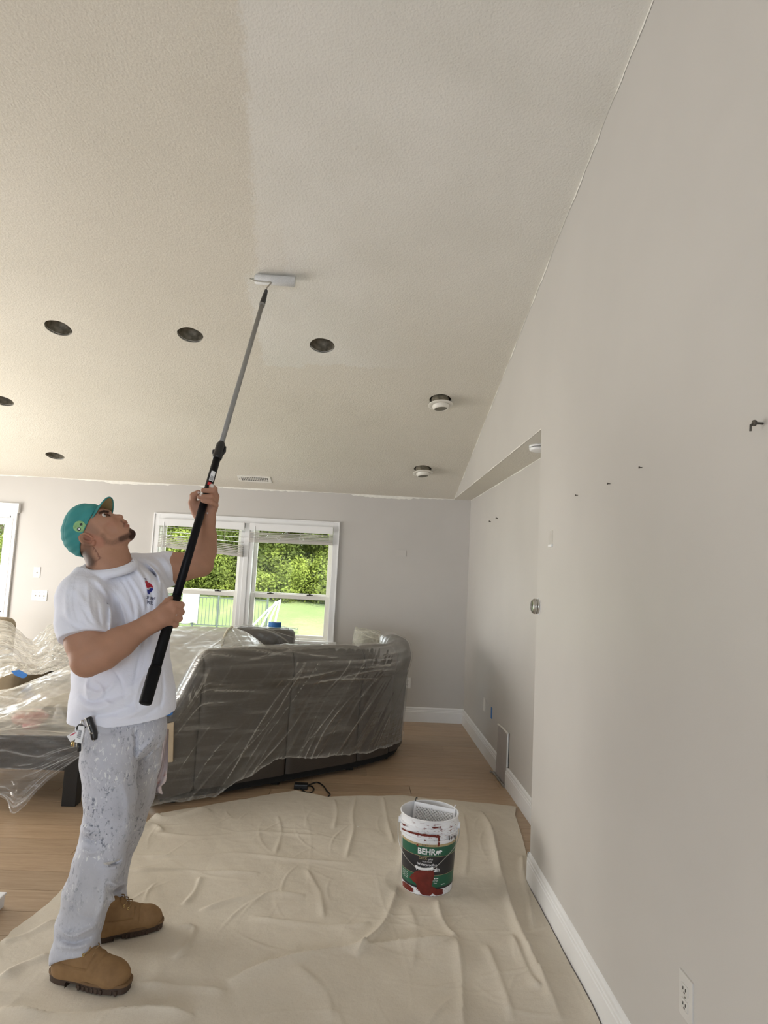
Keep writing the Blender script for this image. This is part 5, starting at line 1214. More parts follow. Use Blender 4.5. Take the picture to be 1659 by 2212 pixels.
# left hand: palm behind the pole, fingers closing across its front, thumb on the left
F.chain([WB, U3(442, 1110, .040), U3(440, 1096, .038)], [Ru(17.5), Ru(18), Ru(19)], .02)
F.chain([U3(452, 1112, .03), U3(460, 1096, .024)], [Ru(12), Ru(10)], .015); F.chain([U3(428, 1110, .035), U3(420, 1094, .018)], [Ru(12), Ru(10.5)], .015)
for P_, r in [([(458, 1094, .030), (464, 1070, .008), (463, 1056, -.022), (457, 1050, -.032)], 6.6), ([(460, 1094, .028), (467, 1073, .004), (461, 1060, -.028), (439, 1059.5, -.036)], 6.4),
              ([(460, 1098, .026), (464, 1080, .002), (455, 1073, -.030), (430.5, 1073.5, -.037)], 6.2), ([(458, 1104, .022), (466, 1092, .0), (456, 1085.5, -.028), (438, 1081.5, -.035)], 5.6)]:
    Q_ = [U3(*p_) for p_ in P_]; F.chain(Q_[:2], [Ru(r*1.3), Ru(r*1.05)], .010); F.chain(Q_[1:], [Ru(r*1.05), Ru(r), Ru(r*.8)], .0025)
F.chain([U3(424, 1104, .026), U3(416, 1086, .010), U3(418, 1071, -.006), U3(428, 1063.5, -.014)], [Ru(10.5), Ru(8.2), Ru(7), Ru(5.5)], .010)
RC = [H(235+43*math.cos(q), 1217+16*math.sin(q)-3*math.cos(q), -43*math.sin(q)) for q in (0, 1.57, 3.14, 4.71)]; rn = np.cross(RC[0]-RC[2], RC[1]-RC[3]); rn = rn if rn[2] > 0 else -rn
# below the neckline only a slim core remains, hidden inside the shirt
def neck_core(F):
    c = H(240, 1252); r = h_(62); n = rn/np.linalg.norm(rn); p = RC[0]*.5+RC[2]*.5-n*h_(7); q = F._box(c-r, c+r); sl, X, Y, Z = q
    a, b2 = H(233, 1215), PX(250, 1300, 2.74); ab = b2-a; t = np.clip(((X-a[0])*ab[0]+(Y-a[1])*ab[1]+(Z-a[2])*ab[2])/(ab@ab), 0, 1)
    dc = np.sqrt((X-a[0]-t*ab[0])**2+(Y-a[1]-t*ab[1])**2+(Z-a[2]-t*ab[2])**2)-h_(33)
    below = ((X-p[0])*n[0]+(Y-p[1])*n[1]+(Z-p[2])*n[2]); ins_ = np.sqrt((X-c[0])**2+(Y-c[1])**2+(Z-c[2])**2)-r
    reg = np.maximum(below, ins_); f = F.f[sl]; F.f[sl] = np.maximum(f, np.minimum(dc, -reg))
neck_core(F)
F.plane(PX(250, 1530, 2.75), (0, 0, -1))
me, V = F.mesh('body'); x_, y_ = pxy(V); rs = np.random.default_rng(3)
base = np.array([.44, .245, .165]); C = np.tile(base, (len(V), 1))
def blend(mask, col): C[:] = C*(1-mask[:, None])+np.array(col)*mask[:, None]
def soft(d, r, f): return np.clip((r-d)/f+.5, 0, 1)
nz = .5+.5*np.sin(V[:, 0]*61+np.sin(V[:, 2]*47)*2)*np.sin(V[:, 1]*53+V[:, 2]*39); C *= (.95+.10*nz)[:, None]
head = (x_ < 300) & (y_ < 1260) & (V[:, 1] < 2.9)
def hm(d): return np.where(head, d, 999.)
d, _ = seg_dist(x_, y_, [(222, 1157), (228, 1170), (245, 1172), (262, 1165), (278, 1158)]); blend((.30+.25*rs.random(len(V)))*soft(hm(d), 5.5, 5), (.12, .07, .05))           # stubble on the jaw
d, _ = seg_dist(x_, y_, [(262, 1164), (276, 1158), (290, 1150)]); blend(.75*soft(hm(d), 6, 5), (.035, .022, .018))
d, _ = seg_dist(x_, y_, [(285, 1146), (291, 1153), (285, 1160)]); blend(.93*soft(hm(d), 6.5, 3), (.015, .010, .009))                                  # goatee
d, _ = seg_dist(x_, y_, [(262, 1125.5), (268, 1130), (268, 1137)]); blend(.55*soft(hm(d), 2.0, 2), (.07, .04, .03))
d, _ = seg_dist(x_, y_, [(269, 1129), (273, 1127)]); blend(.55*soft(hm(d), 2.5, 2), (.33, .12, .09)); d, _ = seg_dist(x_, y_, [(272, 1136), (279, 1135)]); blend(.55*soft(hm(d), 3.5, 2), (.34, .12, .10))
d, _ = seg_dist(x_, y_, [(215, 1108), (224, 1104.5), (233, 1105.5)]); blend(.95*soft(hm(d), 3.0, 1.6), (.012, .008, .007))                              # eyebrow
d, _ = seg_dist(x_, y_, [(227, 1111.5), (234, 1112), (238, 1115)]); blend(.8*soft(hm(d), 1.3, 1.2), (.02, .012, .01))
d, _ = seg_dist(x_, y_, [(182, 1198), (190, 1206), (196, 1214)]); blend(.85*soft(hm(d), 11, 10), (.035, .024, .018))                                   # shaved nape
d, _ = seg_dist(x_, y_, [(187, 1170), (190, 1190)]); blend(.6*soft(hm(d), 9, 9), (.09, .055, .04))
d, _ = seg_dist(x_, y_, [(195, 1140), (206, 1150)]); blend(.35*soft(hm(d), 9, 9), (.17, .11, .085))
d, _ = seg_dist(x_, y_, [(192, 1162), (215, 1172)]); blend(.35*soft(hm(d), 11, 6), (.48, .17, .12)); d, _ = seg_dist(x_, y_, [(238, 1130), (252, 1124)]); blend(.2*soft(hm(d), 10, 10), (.45, .18, .12))
d, _ = seg_dist(x_, y_, [(206, 1213), (218, 1205)]); blend(.5*soft(hm(d), 1.2, 1.2), (.10, .04, .03))                                                 # neck crease
for gl_ in [[(201, 1181), (204, 1184), (202, 1186)], [(206, 1187), (208, 1190), (206, 1192)], [(209, 1193), (212, 1196)], [(211, 1198), (213, 1200), (212, 1202)], [(213, 1203), (216, 1203), (215, 1206)]]:
    d, _ = seg_dist(x_, y_, gl_); blend(.75*soft(hm(d), .9, .9), (.09, .02, .018))                                                                   # small tattoo strokes
hand = ((x_ > 345) & (y_ > 1285) & (y_ < 1370)) | ((x_ > 405) & (y_ < 1115)); blend(.35*hand*(.5+.5*nz), (.40, .21, .15))
spl = [(458, 1049, 4), (429, 1064, 2.6), (448, 1108.5, 1.6), (433, 1070, 1.5), (381, 1328.5, 1.2)]
for sx, sy, sr in spl: blend(.85*soft(np.hypot(x_-sx, y_-sy), sr, 1.2), (.75, .74, .72))
set_col(me, V, np.clip(C, 0, 1))
def skin_mat():
    t = NT('skin'); a = t.new('ShaderNodeVertexColor', layer_name='Col'); n = t.noise(90, 4, .6)
    t.base(t.mix(t.math('MULTIPLY', n, .18), a.outputs[0], (.22, .10, .06, 1))); t.set(Roughness=.52); t.b.inputs['Specular IOR Level'].default_value = .16; t.b.inputs['Subsurface Weight'].default_value = .10; t.b.inputs['Subsurface Radius'].default_value = (.012, .005, .003); t.b.inputs['Subsurface Scale'].default_value = .6
    t.bump(t.noise(320, 3), .12, .002); return t.m
body = put('body', me, skin_mat()); bvh_b = BVHTree.FromPolygons([Vector(v) for v in V], [tuple(p_.vertices) for p_ in me.polygons])
rcen = RC[0]*.5+RC[2]*.5; ru_ = (RC[0]-RC[2])/np.linalg.norm(RC[0]-RC[2]); rn_ = rn/np.linalg.norm(rn); rv_ = np.cross(rn_, ru_); NECK = []
for q in np.linspace(0, 2*math.pi, 41):
    d_ = ru_*math.cos(q)+rv_*math.sin(q); hit = bvh_b.ray_cast(Vector(rcen+d_*.16), Vector(-d_), .2); NECK.append(min(.105, .16-hit[3]) if hit[0] is not None else .085)
NECK = np.convolve(np.r_[NECK[-4:-1], NECK, NECK[1:4]], np.ones(5)/5, 'same')[3:-3]
def neck_ring(off, dn): return [rcen+(ru_*math.cos(q)+rv_*math.sin(q))*(NECK[i]+off)+rn_*dn for i, q in enumerate(np.linspace(0, 2*math.pi, 41))]
# eyes
M_eye = simple('eye_white', (.72, .68, .64), .15, var=.02); M_iris = simple('eye_iris', (.03, .018, .012), .1)
for s in (-1, 1):
    c = H(230.5, 1116.4, s*19.5); b = MB(); g = [(h_(6)*math.sin(a), h_(6)*math.cos(a)) for a in np.linspace(.02, 3.12, 14)]; b.lathe(g, 20, c=c-MO); ey = b.build('eye', M_eye, man, True)
    look = np.array([.72, -.38, .58]); look /= np.linalg.norm(look); q = np.array(Vector(look).to_track_quat('Z', 'Y').to_matrix())
    b = MB(); b.lathe([(.0005, h_(6.25)), (h_(1.5), h_(6.12)), (h_(2.6), h_(5.6))], 18, c=c-MO, ax=q); b.build('iris', M_iris, ey, True)
# ---- T-shirt
F = Field((PX(100, 1400, 2.5)[0]-.05, 2.36, PX(250, 1590, 2.62)[2]), (PX(400, 1230, 3.1)[0]+.16, 3.16, PX(300, 1180, 2.9)[2]+.05), .0045)
SP = [(250, 1296, 87, 2.755), (258, 1360, 92, 2.76), (262, 1420, 94, 2.765), (266, 1475, 95, 2.77), (265, 1530, 103, 2.775), (265, 1600, 106, 2.78)]
F.chain([PX(x, y, Y) for x, y, r, Y in SP], [RP(r, Y) for x, y, r, Y in SP], .03, ys=.80)
F.chain([PX(176, 1288, 2.595), PX(204, 1262, 2.66), PX(238, 1254, 2.74), PX(285, 1244, 2.84), PX(322, 1240, 2.93)], [RP(46, 2.6), RP(45, 2.66), RP(46, 2.74), RP(43, 2.84), RP(42, 2.93)], .035)
F.ell(PX(305, 1300, 2.78), (RP(54, 2.78), .12, RP(62, 2.78)), None, .05)
G = F.like(); G.chain([PX(175, 1292, 2.57), PX(179, 1340, 2.522), PX(184, 1400, 2.478)], [RP(51, 2.57), RP(49.5, 2.535), RP(49.5, 2.5)], .028)
p0 = PX(182, 1381, 2.51); n1 = EL-SA; n1 /= np.linalg.norm(n1); ln_ = PX(224, 1371, 2.50)-PX(139, 1394, 2.51); ln_ /= np.linalg.norm(ln_); n1 = n1-ln_*(n1@ln_); G.plane(p0, n1); F.union(G, .022)
G = F.like(); G.chain([PX(322, 1240, 2.93), PX(352, 1232, 2.98), PX(396, 1226, 3.03)], [RP(41, 2.93), RP(36, 2.98), RP(34, 3.03)], .028); G.plane(PX(384, 1227, 3.02), EB-SB); G.chain([PX(378, 1228, 3.01), PX(402, 1224, 3.04)], [RP(30, 3.0)]*2, .002, 's'); F.union(G, .022)
FL = [([(228, 1290), (232, 1330), (226, 1370), (224, 1410)], -.005, 5), ([(205, 1250), (228, 1280), (240, 1325), (236, 1380)], .006, 6), ([(330, 1250), (318, 1300), (312, 1350), (300, 1420), (288, 1490)], -.006, 4),
      ([(342, 1268), (336, 1320), (328, 1390), (318, 1460)], .006, 6), ([(352, 1280), (348, 1340), (344, 1400), (336, 1480)], -.006, 5), ([(286, 1220), (310, 1250), (325, 1300)], .005, 5), ([(292, 1212), (325, 1232), (345, 1262), (350, 1300)], -.006, 4.5),
      ([(305, 1205), (335, 1218), (354, 1245)], .005, 4.5), ([(330, 1203), (350, 1220), (362, 1250)], -.005, 4), ([(350, 1202), (366, 1222), (372, 1248)], .004, 4), ([(205, 1248), (250, 1275), (285, 1320), (300, 1370)], .005, 8), ([(195, 1260), (230, 1290), (262, 1340), (280, 1400)], -.004, 7),
      ([(300, 1300), (296, 1360), (280, 1430)], .005, 6), ([(275, 1250), (300, 1290), (306, 1330)], -.004, 5),
      ([(180, 1478), (205, 1498), (232, 1490), (250, 1470)], .007, 6), ([(172, 1500), (200, 1516), (235, 1508)], -.007, 5), ([(168, 1516), (200, 1532), (240, 1522), (280, 1500), (305, 1470)], .007, 7), ([(175, 1540), (215, 1545), (260, 1535), (310, 1500)], -.005, 6),
      ([(200, 1470), (218, 1484), (222, 1500), (205, 1512)], .005, 4), ([(255, 1490), (290, 1480), (320, 1450), (335, 1420)], .005, 7), ([(270, 1545), (310, 1530), (345, 1495)], .005, 7), ([(300, 1556), (330, 1535), (356, 1510)], -.004, 5),
      ([(140, 1310), (150, 1345), (165, 1370)], .004, 6), ([(150, 1270), (175, 1290), (200, 1330), (212, 1360)], .004, 7), ([(135, 1330), (160, 1352), (190, 1360)], -.004, 5), ([(210, 1300), (214, 1335), (218, 1350)], -.004, 4),
      ([(316, 1215), (342, 1245), (347, 1290), (342, 1330)], .005, 3), ([(300, 1225), (322, 1262), (331, 1310), (330, 1370)], -.004, 3), ([(280, 1245), (305, 1285), (316, 1330), (312, 1400)], .004, 3.5), ([(262, 1250), (285, 1295), (292, 1350)], -.0035, 3.5), ([(225, 1262), (258, 1300), (272, 1350), (270, 1410)], .004, 4),
      ([(322, 1400), (312, 1450), (296, 1500), (290, 1545)], .004, 4), ([(345, 1420), (340, 1470), (328, 1520)], .004, 4), ([(350, 1450), (352, 1490), (346, 1530)], -.004, 3.5), ([(240, 1440), (262, 1470), (270, 1520)], -.004, 4), ([(190, 1462), (186, 1490), (192, 1515)], .005, 4), ([(216, 1505), (246, 1524), (280, 1528)], .004, 3.5), ([(232, 1548), (262, 1552), (300, 1540)], .0035, 4),
      ([(150, 1262), (142, 1290), (146, 1330)], .004, 5), ([(165, 1258), (160, 1300), (170, 1345)], -.0035, 4.5), ([(190, 1262), (192, 1300), (200, 1345)], .004, 4.5), ([(176, 1320), (190, 1345), (206, 1355)], .004, 3.5)]
def hem_fade(P):
    x, y = pxy(P); f = np.where((x < 236) & (P[:, 1] < 2.66) & (y > 1330) & (y < 1420), np.clip((1392-(x-139)*.27-8-y)/16, 0, 1), 1); f *= np.where((x > 345) & (y < 1290), np.clip((380-x)/14, 0, 1), 1)
    return f*np.clip((1564-y)/16, 0, 1)
F.displace(lambda P: hem_fade(P)*1.7*folds(P, FL)+.0035*np.sin(P[:, 0]*31+np.sin(P[:, 2]*23)*1.6)*np.sin(P[:, 2]*21+P[:, 1]*17), .02)
F.cut_above(RC[0]*.5+RC[2]*.5, rn, H(232, 1186), h_(66))
A_, B_, C_ = PX(163, 1549, 2.78), PX(368, 1534, 2.79), PX(272, 1571, 2.60); n = np.cross(B_-A_, C_-A_); n = n if n[2] < 0 else -n; F.plane(C_, n)
F.chain(neck_ring(.006, -.006), [.0065]*41, .008); F.chain(neck_ring(.012, -.018), [.012]*41, .012)
me, V = F.mesh('t_shirt')
def cotton():
    t = NT('white_cotton_tshirt'); n = t.noise(5, 3); t.base(t.ramp(n, [(.3, (.76, .78, .88, 1)), (.7, (.82, .84, .93, 1))])); t.set(Roughness=.85); t.b.inputs['Specular IOR Level'].default_value = .15
    n2 = t.noise(26, 5, .6, dist=.8); t.bump(n2, .28, .012); return t.m
M_cot = cotton(); shirt = put('t_shirt', me, M_cot)
bvh_s = BVHTree.FromPolygons([Vector(v) for v in V], [tuple(p_.vertices) for p_ in me.polygons])
# collar rib and hem stitch
MB().tube([q-MO for q in neck_ring(.0055, -.002)], .0068, 10).build('collar_rib', M_cot, shirt, True); shirt.children[-1].location = tuple(MO)
def project(bvh, pts, off):
    out = []
    for x, y in pts:
        d = Vector(ray(x, y)).normalized(); hit = bvh.ray_cast(Vector(CPOS), d, 8)
        p_ = hit[0] if hit[0] is not None else Vector(PX(x, y, 2.65)); out.append(np.array(p_)-np.array(d)*off)
    return out
def decal(bvh, polys_xy, mat, name, parent, off=.0016, shift=None):
    """flat print: 2-D outlines in photo pixels laid on the surface they are seen on"""
    b = MB()
    for pts, fs in polys_xy: b.add([q for q in project(bvh, pts, off)], fs)
    o = b.build(name, mat, parent); return o
def fan(pts, rings=4):
    P_ = np.array(pts, float); c = P_.mean(0); n = len(P_); V_ = [c]+[c+(p_-c)*(k+1)/rings for k in range(rings) for p_ in P_]
    F_ = [(0, 1+i, 1+(i+1) % n) for i in range(n)]+[(1+k*n+i, 1+(k+1)*n+i, 1+(k+1)*n+(i+1) % n, 1+k*n+(i+1) % n) for k in range(rings-1) for i in range(n)]
    return ([tuple(v) for v in V_], F_)
def txt_px(body, cx, cy, size, ang, bold=.02, xs=1.0):
    Vt, Ft = text_mesh(body, size, bold, xs); ca, sa = math.cos(ang), math.sin(ang)
    return ([(cx+x*ca+y*sa, cy-(y*ca-x*sa)) for x, y in Vt], Ft)
M_lred = simple('print_red', (.52, .02, .05), .6); M_lblue = simple('print_blue', (.02, .03, .30), .6); M_lnavy = simple('print_navy', (.02, .025, .10), .6)
lg = decal(bvh_s, [fan([(313, 1256), (317, 1254), (321, 1259), (326, 1261), (330, 1266), (330.5, 1270), (325, 1268), (320, 1270), (317, 1270), (315, 1262)])], M_lred, 'logo_red', shirt)
decal(bvh_s, [fan([(317.5, 1273), (321, 1274), (325, 1271), (330.5, 1270), (330, 1275), (326, 1279), (322, 1281), (323.5, 1285), (321, 1282), (319.5, 1285), (318, 1279)])], M_lblue, 'logo_blue', shirt)
decal(bvh_s, [fan([(312, 1249), (316, 1249.5), (316.5, 1254), (314.5, 1255.5), (314.8, 1251.5), (312.5, 1251)])], M_lnavy, 'logo_can', shirt)
decal(bvh_s, [txt_px('SHER', 324.5, 1292.5, 9.5, .30, .02, .75)], M_lnavy, 'lettering', shirt); decal(bvh_s, [txt_px('WIL', 324, 1302.5, 10.0, .22, .02, .8)], M_lnavy, 'lettering', shirt)
decal(bvh_s, [txt_px('S', 334.2, 1292.3, 6.5, .3)], M_lnavy, 'lettering', shirt)
for o in shirt.children:
    if o.name.startswith(('logo', 'lettering')): o.location = (0, 0, 0)
# ---- jeans
F = Field((PX(105, 1900, 2.6)[0]-.06, 2.38, -.0), (PX(370, 1580, 3.0)[0]+.06, 3.14, PX(260, 1525, 2.7)[2]), .005)
F.ell(PX(264, 1572, 2.77), (RP(91, 2.77), .148, RP(72, 2.78)), None, .02)
RL = [(236, 1585, 58, 2.70), (236, 1650, 54, 2.685), (238, 1720, 50, 2.67), (236, 1775, 48, 2.66), (214, 1860, 46.5, 2.65), (191, 1930, 46.5, 2.645), (171, 2000, 42.5, 2.64), (163, 2060, 44, 2.635), (160, 2120, 45, 2.63)]
LL = [(302, 1590, 46, 2.86), (300, 1650, 42, 2.90), (287, 1720, 41, 2.93), (268, 1790, 37, 2.95), (246, 1850, 33, 2.96), (238, 1900, 31, 2.965), (241, 1960, 29, 2.97), (244, 2010, 30, 2.97)]
ln_ = PX(207, 2062, 2.635)-PX(118, 2085, 2.635); nn_ = np.cross(ln_, [0, 1., 0]); nn_ = nn_ if nn_[2] < 0 else -nn_
G = F.like(); G.chain([PX(x, y, Y) for x, y, r, Y in RL], [RP(r, Y) for x, y, r, Y in RL], .02); G.plane(PX(163, 2072, 2.635), nn_+np.array([0, -.08, 0])); F.union(G, .02)
ln_ = PX(268, 1962, 2.97)-PX(222, 1989, 2.97); nn_ = np.cross(ln_, [0, 1., 0]); nn_ = nn_ if nn_[2] < 0 else -nn_
G = F.like(); G.chain([PX(x, y, Y) for x, y, r, Y in LL], [RP(r, Y) for x, y, r, Y in LL], .012); G.plane(PX(245, 1976, 2.97), nn_); F.union(G, .012); del G
FJ = [([(176, 1788), (192, 1800), (212, 1797)], .009, 5), ([(180, 1808), (200, 1818), (222, 1812)], -.007, 4), ([(170, 1830), (192, 1842), (216, 1838)], .007, 6), ([(185, 1770), (205, 1782)], -.006, 4), ([(228, 1862), (246, 1866), (260, 1858)], -.009, 3.0), ([(222, 1875), (246, 1876), (258, 1868)], .006, 4),
      ([(150, 1945), (172, 1975), (205, 1985)], -.006, 6), ([(132, 2010), (155, 2022), (182, 2012), (208, 2000)], .010, 5), ([(128, 2028), (160, 2036), (200, 2022)], -.009, 4.5), ([(130, 2045), (165, 2048), (204, 2036)], .007, 5), ([(175, 1880), (165, 1920), (150, 1960)], .006, 8), ([(228, 1900), (222, 1950), (206, 1990)], .006, 7),
      ([(290, 1575), (294, 1605), (292, 1640)], -.012, 4), ([(200, 1580), (230, 1584), (258, 1576)], -.004, 4), ([(285, 1640), (308, 1620), (335, 1590)], .006, 5), ([(292, 1650), (316, 1632), (344, 1605)], -.006, 4), ([(205, 1640), (240, 1660), (280, 1652)], .004, 8), ([(262, 1680), (276, 1740), (272, 1800)], .004, 8),
      ([(236, 1905), (256, 1912), (272, 1908)], .010, 4.5), ([(232, 1922), (250, 1928), (262, 1922)], -.008, 4), ([(236, 1940), (254, 1946), (266, 1940)], .006, 5), ([(340, 1600), (330, 1680), (306, 1750)], -.004, 4), ([(190, 1690), (215, 1700), (245, 1690)], .003, 8)]
F.displace(lambda P: 1.6*folds(P, FJ)+.003*np.sin(P[:, 0]*37+np.sin(P[:, 2]*19)*2)*np.sin(P[:, 2]*27+P[:, 1]*13), .02)
me, V = F.mesh('jeans')
def denim():
    t = NT('paint_stained_jeans'); n = t.noise(6, 4)
    c = t.ramp(n, [(.3, (.46, .47, .53, 1)), (.7, (.56, .57, .63, 1))])
    Z = t.sep(t.coord())[2]; zone = t.ramp(Z, [(.15, .25), (.45, .8), (.6, 1), (.9, .7)])
    g1 = t.noise(1.0, 4, .65, vec=t.coord('Object', scale=(80, 80, 50))); g0 = t.noise(7, 3)
    c = t.mix(t.math('MULTIPLY', t.math('MULTIPLY', t.ramp(g1, [(.55, 0), (.62, 1)]), t.ramp(g0, [(.40, 0), (.56, 1)])), zone), c, (.19, .205, .25, 1))
    w1 = t.noise(1.0, 4, .65, vec=t.coord('Object', scale=(100, 100, 36), loc=(3, 1, 7)), dist=.6); w0 = t.noise(5, 3, vec=t.coord('Object', loc=(9, 2, 4)))
    c = t.mix(t.math('MULTIPLY', t.math('MULTIPLY', t.ramp(w1, [(.58, 0), (.62, 1)]), t.ramp(w0, [(.40, 0), (.54, 1)])), zone), c, (.82, .83, .82, 1))
    y1 = t.noise(38, 2, vec=t.coord('Object', loc=(5, 8, 2))); c = t.mix(t.ramp(y1, [(.76, 0), (.78, 1)]), c, (.10, .16, .42, 1))
    gr = t.noise(3.0, 4, vec=t.coord('Object', loc=(1, 4, 6))); c = t.mix(t.math('MULTIPLY', t.ramp(gr, [(.45, 0), (.7, .5)]), zone), c, (.40, .38, .35, 1))
    t.base(c); t.set(Roughness=.85); t.b.inputs['Specular IOR Level'].default_value = .15; t.bump(t.math('ADD', t.noise(34, 5, .65), t.math('MULTIPLY', t.noise(420, 2), .15)), .3, .008); return t.m
M_den = denim(); jeans = put('jeans', me, M_den)
bvh_j = BVHTree.FromPolygons([Vector(v) for v in V], [tuple(p_.vertices) for p_ in me.polygons])
decal(bvh_j, [fan([(222, 1864), (232, 1862.5), (246, 1860), (258, 1855), (257, 1859), (246, 1864), (236, 1868), (226, 1868)])], simple('jeans_torn_threads', (.62, .60, .58), .9, bump=.5, bscale=300), 'knee_tear', jeans); jeans.children[-1].location = tuple(0*MO)
# ---- boots
M_nub = NT('tan_nubuck'); _n = M_nub.noise(14, 4); M_nub.base(M_nub.ramp(_n, [(.3, (.205, .115, .048, 1)), (.7, (.30, .175, .075, 1))])); M_nub.set(Roughness=.8); M_nub.bump(M_nub.noise(120, 3), .2, .003); M_nub = M_nub.m
M_sole = simple('brown_rubber_sole', (.055, .033, .022), .6, var=.15); M_welt = simple('welt_light_brown', (.17, .095, .042), .7); M_cuff = simple('boot_padded_collar', (.12, .07, .035), .7); M_eyelet = simple('brass_eyelet', (.65, .48, .20), .3, .9); M_lace = simple('tan_lace', (.30, .19, .09), .8)
def boot(heel, toe, shaft_lean, name):
    heel = np.array(heel, float); toe = np.array(toe, float); d = toe-heel; L = np.linalg.norm(d[:2]); ang = math.atan2(d[1], d[0])
    e = empty(name, (0, 0, 0)); e.parent = man; e.location = tuple(np.array([heel[0], heel[1], .010])-MO); e.rotation_euler[2] = ang; s = L/.325
    F = Field((-.03, -.075, .015), (.36, .075, .26), .0042)
    F.cap((.062, 0, .08), (.066+shaft_lean, 0, .15), .054, .048, 0, ys=.86); F.cap((.062, 0, .07), (.045, 0, .05), .052, .047, .03, ys=.86)
    F.cap((.085, 0, .085), (.175, 0, .070), .052, .046, .04, ys=.95); F.cap((.16, 0, .07), (.245, 0, .052), .052, .047, .03, ys=1.0); F.ell((.262, 0, .046), (.060, .054, .042), None, .03)
    F.cap((.05, 0, .045), (.25, 0, .040), .046, .048, .02, ys=1.05)
    def seams(P):
        x, y, z = P[:, 0], np.abs(P[:, 1]), P[:, 2]; h = np.zeros(len(P))
        h += -.006*np.exp(-((z-.078-.02*np.clip((.12-x)/.12, 0, 1))/.0035)**2)*(x < .165)*(y > .02)          # quarter seam
        h += -.006*np.exp(-((x-.172-.35*(z-.09))/.0035)**2)*(z > .075)*(z < .13)*(y > .02); h += -.004*np.exp(-((x-.205+.25*(y-.03))/.004)**2)*(z > .06)*(y < .06)                       # vamp seam
        h += .003*np.exp(-((z-.195)/.012)**2)
        return h+.0015*np.sin(P[:, 0]*90+P[:, 2]*50)*np.exp(-((P[:, 0]-.20)/.05)**2)
    F.displace(seams, .012); F.plane((0, 0, .024), (0, 0, -1)); F.plane((0, 0, .160), (0, 0, 1)); me, _ = F.mesh('upper'); o = link('upper', me, M_nub, e, True); o.scale = (s, s, 1)
    def outline(off, n=48):
        P_ = []
        for t in np.linspace(0, 2*math.pi, n, endpoint=False):
            cx = math.cos(t); x = .158+(.166+off)*cx; w = .050+.006*cx-.010*math.exp(-((x-.11)/.05)**2); P_.append((x, (w+off)*np.sign(math.sin(t))*abs(math.sin(t))**.62))
        return P_
    def slab_(z0, z1, off, mat, nm, x0=-9, x1=9):
        P_ = [(min(max(x, x0), x1), y) for x, y in outline(off)]; n = len(P_); b = MB(); b.add([(x, y, z0) for x, y in P_]+[(x, y, z1) for x, y in P_], [tuple(range(n-1, -1, -1)), tuple(range(n, 2*n))]+[(i, (i+1) % n, n+(i+1) % n, n+i) for i in range(n)])
        o = b.build(nm, mat, e); o.scale = (s, s, 1); return o
    slab_(.027, .037, .0065, M_welt, 'welt'); so = slab_(.016, .029, .003, M_sole, 'sole'); slab_(.0, .018, .001, M_sole, 'heel_block', x1=.085)
    slab_(.002, .018, .001, M_sole, 'tread', x0=.125)
    for k in range(9):
        x = .14+k*.019
        for sy in (-1, 1):
            wl_ = .050+.006*(x-.158)/.166; b = MB().box((x, sy*wl_*(1 if x < .24 else .82)-(.008 if sy > 0 else .0035), .003), (x+.009, sy*wl_*(1 if x < .24 else .82)+.0035, .020) if sy > 0 else (x+.009, -wl_*(1 if x < .24 else .82)+.008, .020), .0015); o = b.build('lug', M_sole, so); 
    # tongue, laces, eyelets
    b = MB(); b.tube(catmull([(.165, 0, .098), (.135, 0, .122), (.115, 0, .140), (.108, 0, .150)], 14), [.018]*14, 12); o = b.build('tongue', M_nub, e, True); o.scale = (s, s, 1)
    for k in range(3):
        x, z = .166-k*.020, .112+k*.014
        for sy in (-1, 1):
            b = MB(); a = np.linspace(0, 2*math.pi, 12, endpoint=True); b.tube([(x-.002+.0045*math.cos(q)*.9, sy*.038, z-.006+.0045*math.sin(q)) for q in a], .0016, 6, cap=False); o = b.build('eyelet', M_eyelet, e, True); o.scale = (s, s, 1)
        b = MB(); b.tube(catmull([(x-.002, -.040, z-.006), (x+.012, -.022, z+.006), (x+.004, .0, z+.014), (x+.006, .022, z+.016), (x-.014, .040, z+.014)], 16), .0026, 6); o = b.build('lace', M_lace, e, True); o.scale = (s, s, 1)
    return e
bn = boot(at_z(116, 2110, .01), at_z(278, 2140, .01), -.005, 'work_boot'); bf = boot(at_z(201, 2034, .01), at_z(350, 1999, .01), -.012, 'work_boot')
bn['label'] = 'tan nubuck work boot on the near foot'; bf['label'] = 'tan nubuck work boot on the far foot'
# ---- cap
M_teal = NT('teal_cotton_cap'); _n = M_teal.noise(9, 4); M_teal.base(M_teal.ramp(_n, [(.3, (.035, .235, .235, 1)), (.7, (.055, .30, .295, 1))])); M_teal.set(Roughness=.8); M_teal.bump(M_teal.noise(400, 2), .15, .001); M_teal = M_teal.m
M_tan = simple('cap_underbrim_tan', (.34, .27, .12), .8, var=.12); M_patch = simple('patch_pale_green', (.27, .50, .22), .7, var=.15, scale=80)
F = Field(H(125, 1215, -55)-.02, H(235, 1080, 55)+.02, .0035)
F.ell(H(190, 1148), (h_(53), h_(44.5), h_(56)), None, 0); F.ell(H(203, 1118), (h_(24), h_(34), h_(24)), None, .03); F.ell(H(180, 1112), (h_(24), h_(32), h_(19)), None, .03)
def cseam(P):
    x, y = pxy(P); lat = (P[:, 1]-YH); h = np.zeros(len(P)); c = H(178, 1098); 
    an = np.arctan2(P[:, 1]-c[1], P[:, 0]-c[0]); 
    for q in (-1.05, -2.1, 0, 1.05, 2.1, 3.14): h -= .0016*np.exp(-((an-q)/.035)**2)
    return h+.0012*np.sin(x*.23+y*.31)
F.displace(cseam, .012)
ln_ = H(219, 1099)-H(179, 1207); nn_ = np.cross(ln_, [0, 1., 0]); nn_ = nn_ if nn_[0] > 0 else -nn_; F.plane(H(199, 1153), nn_)
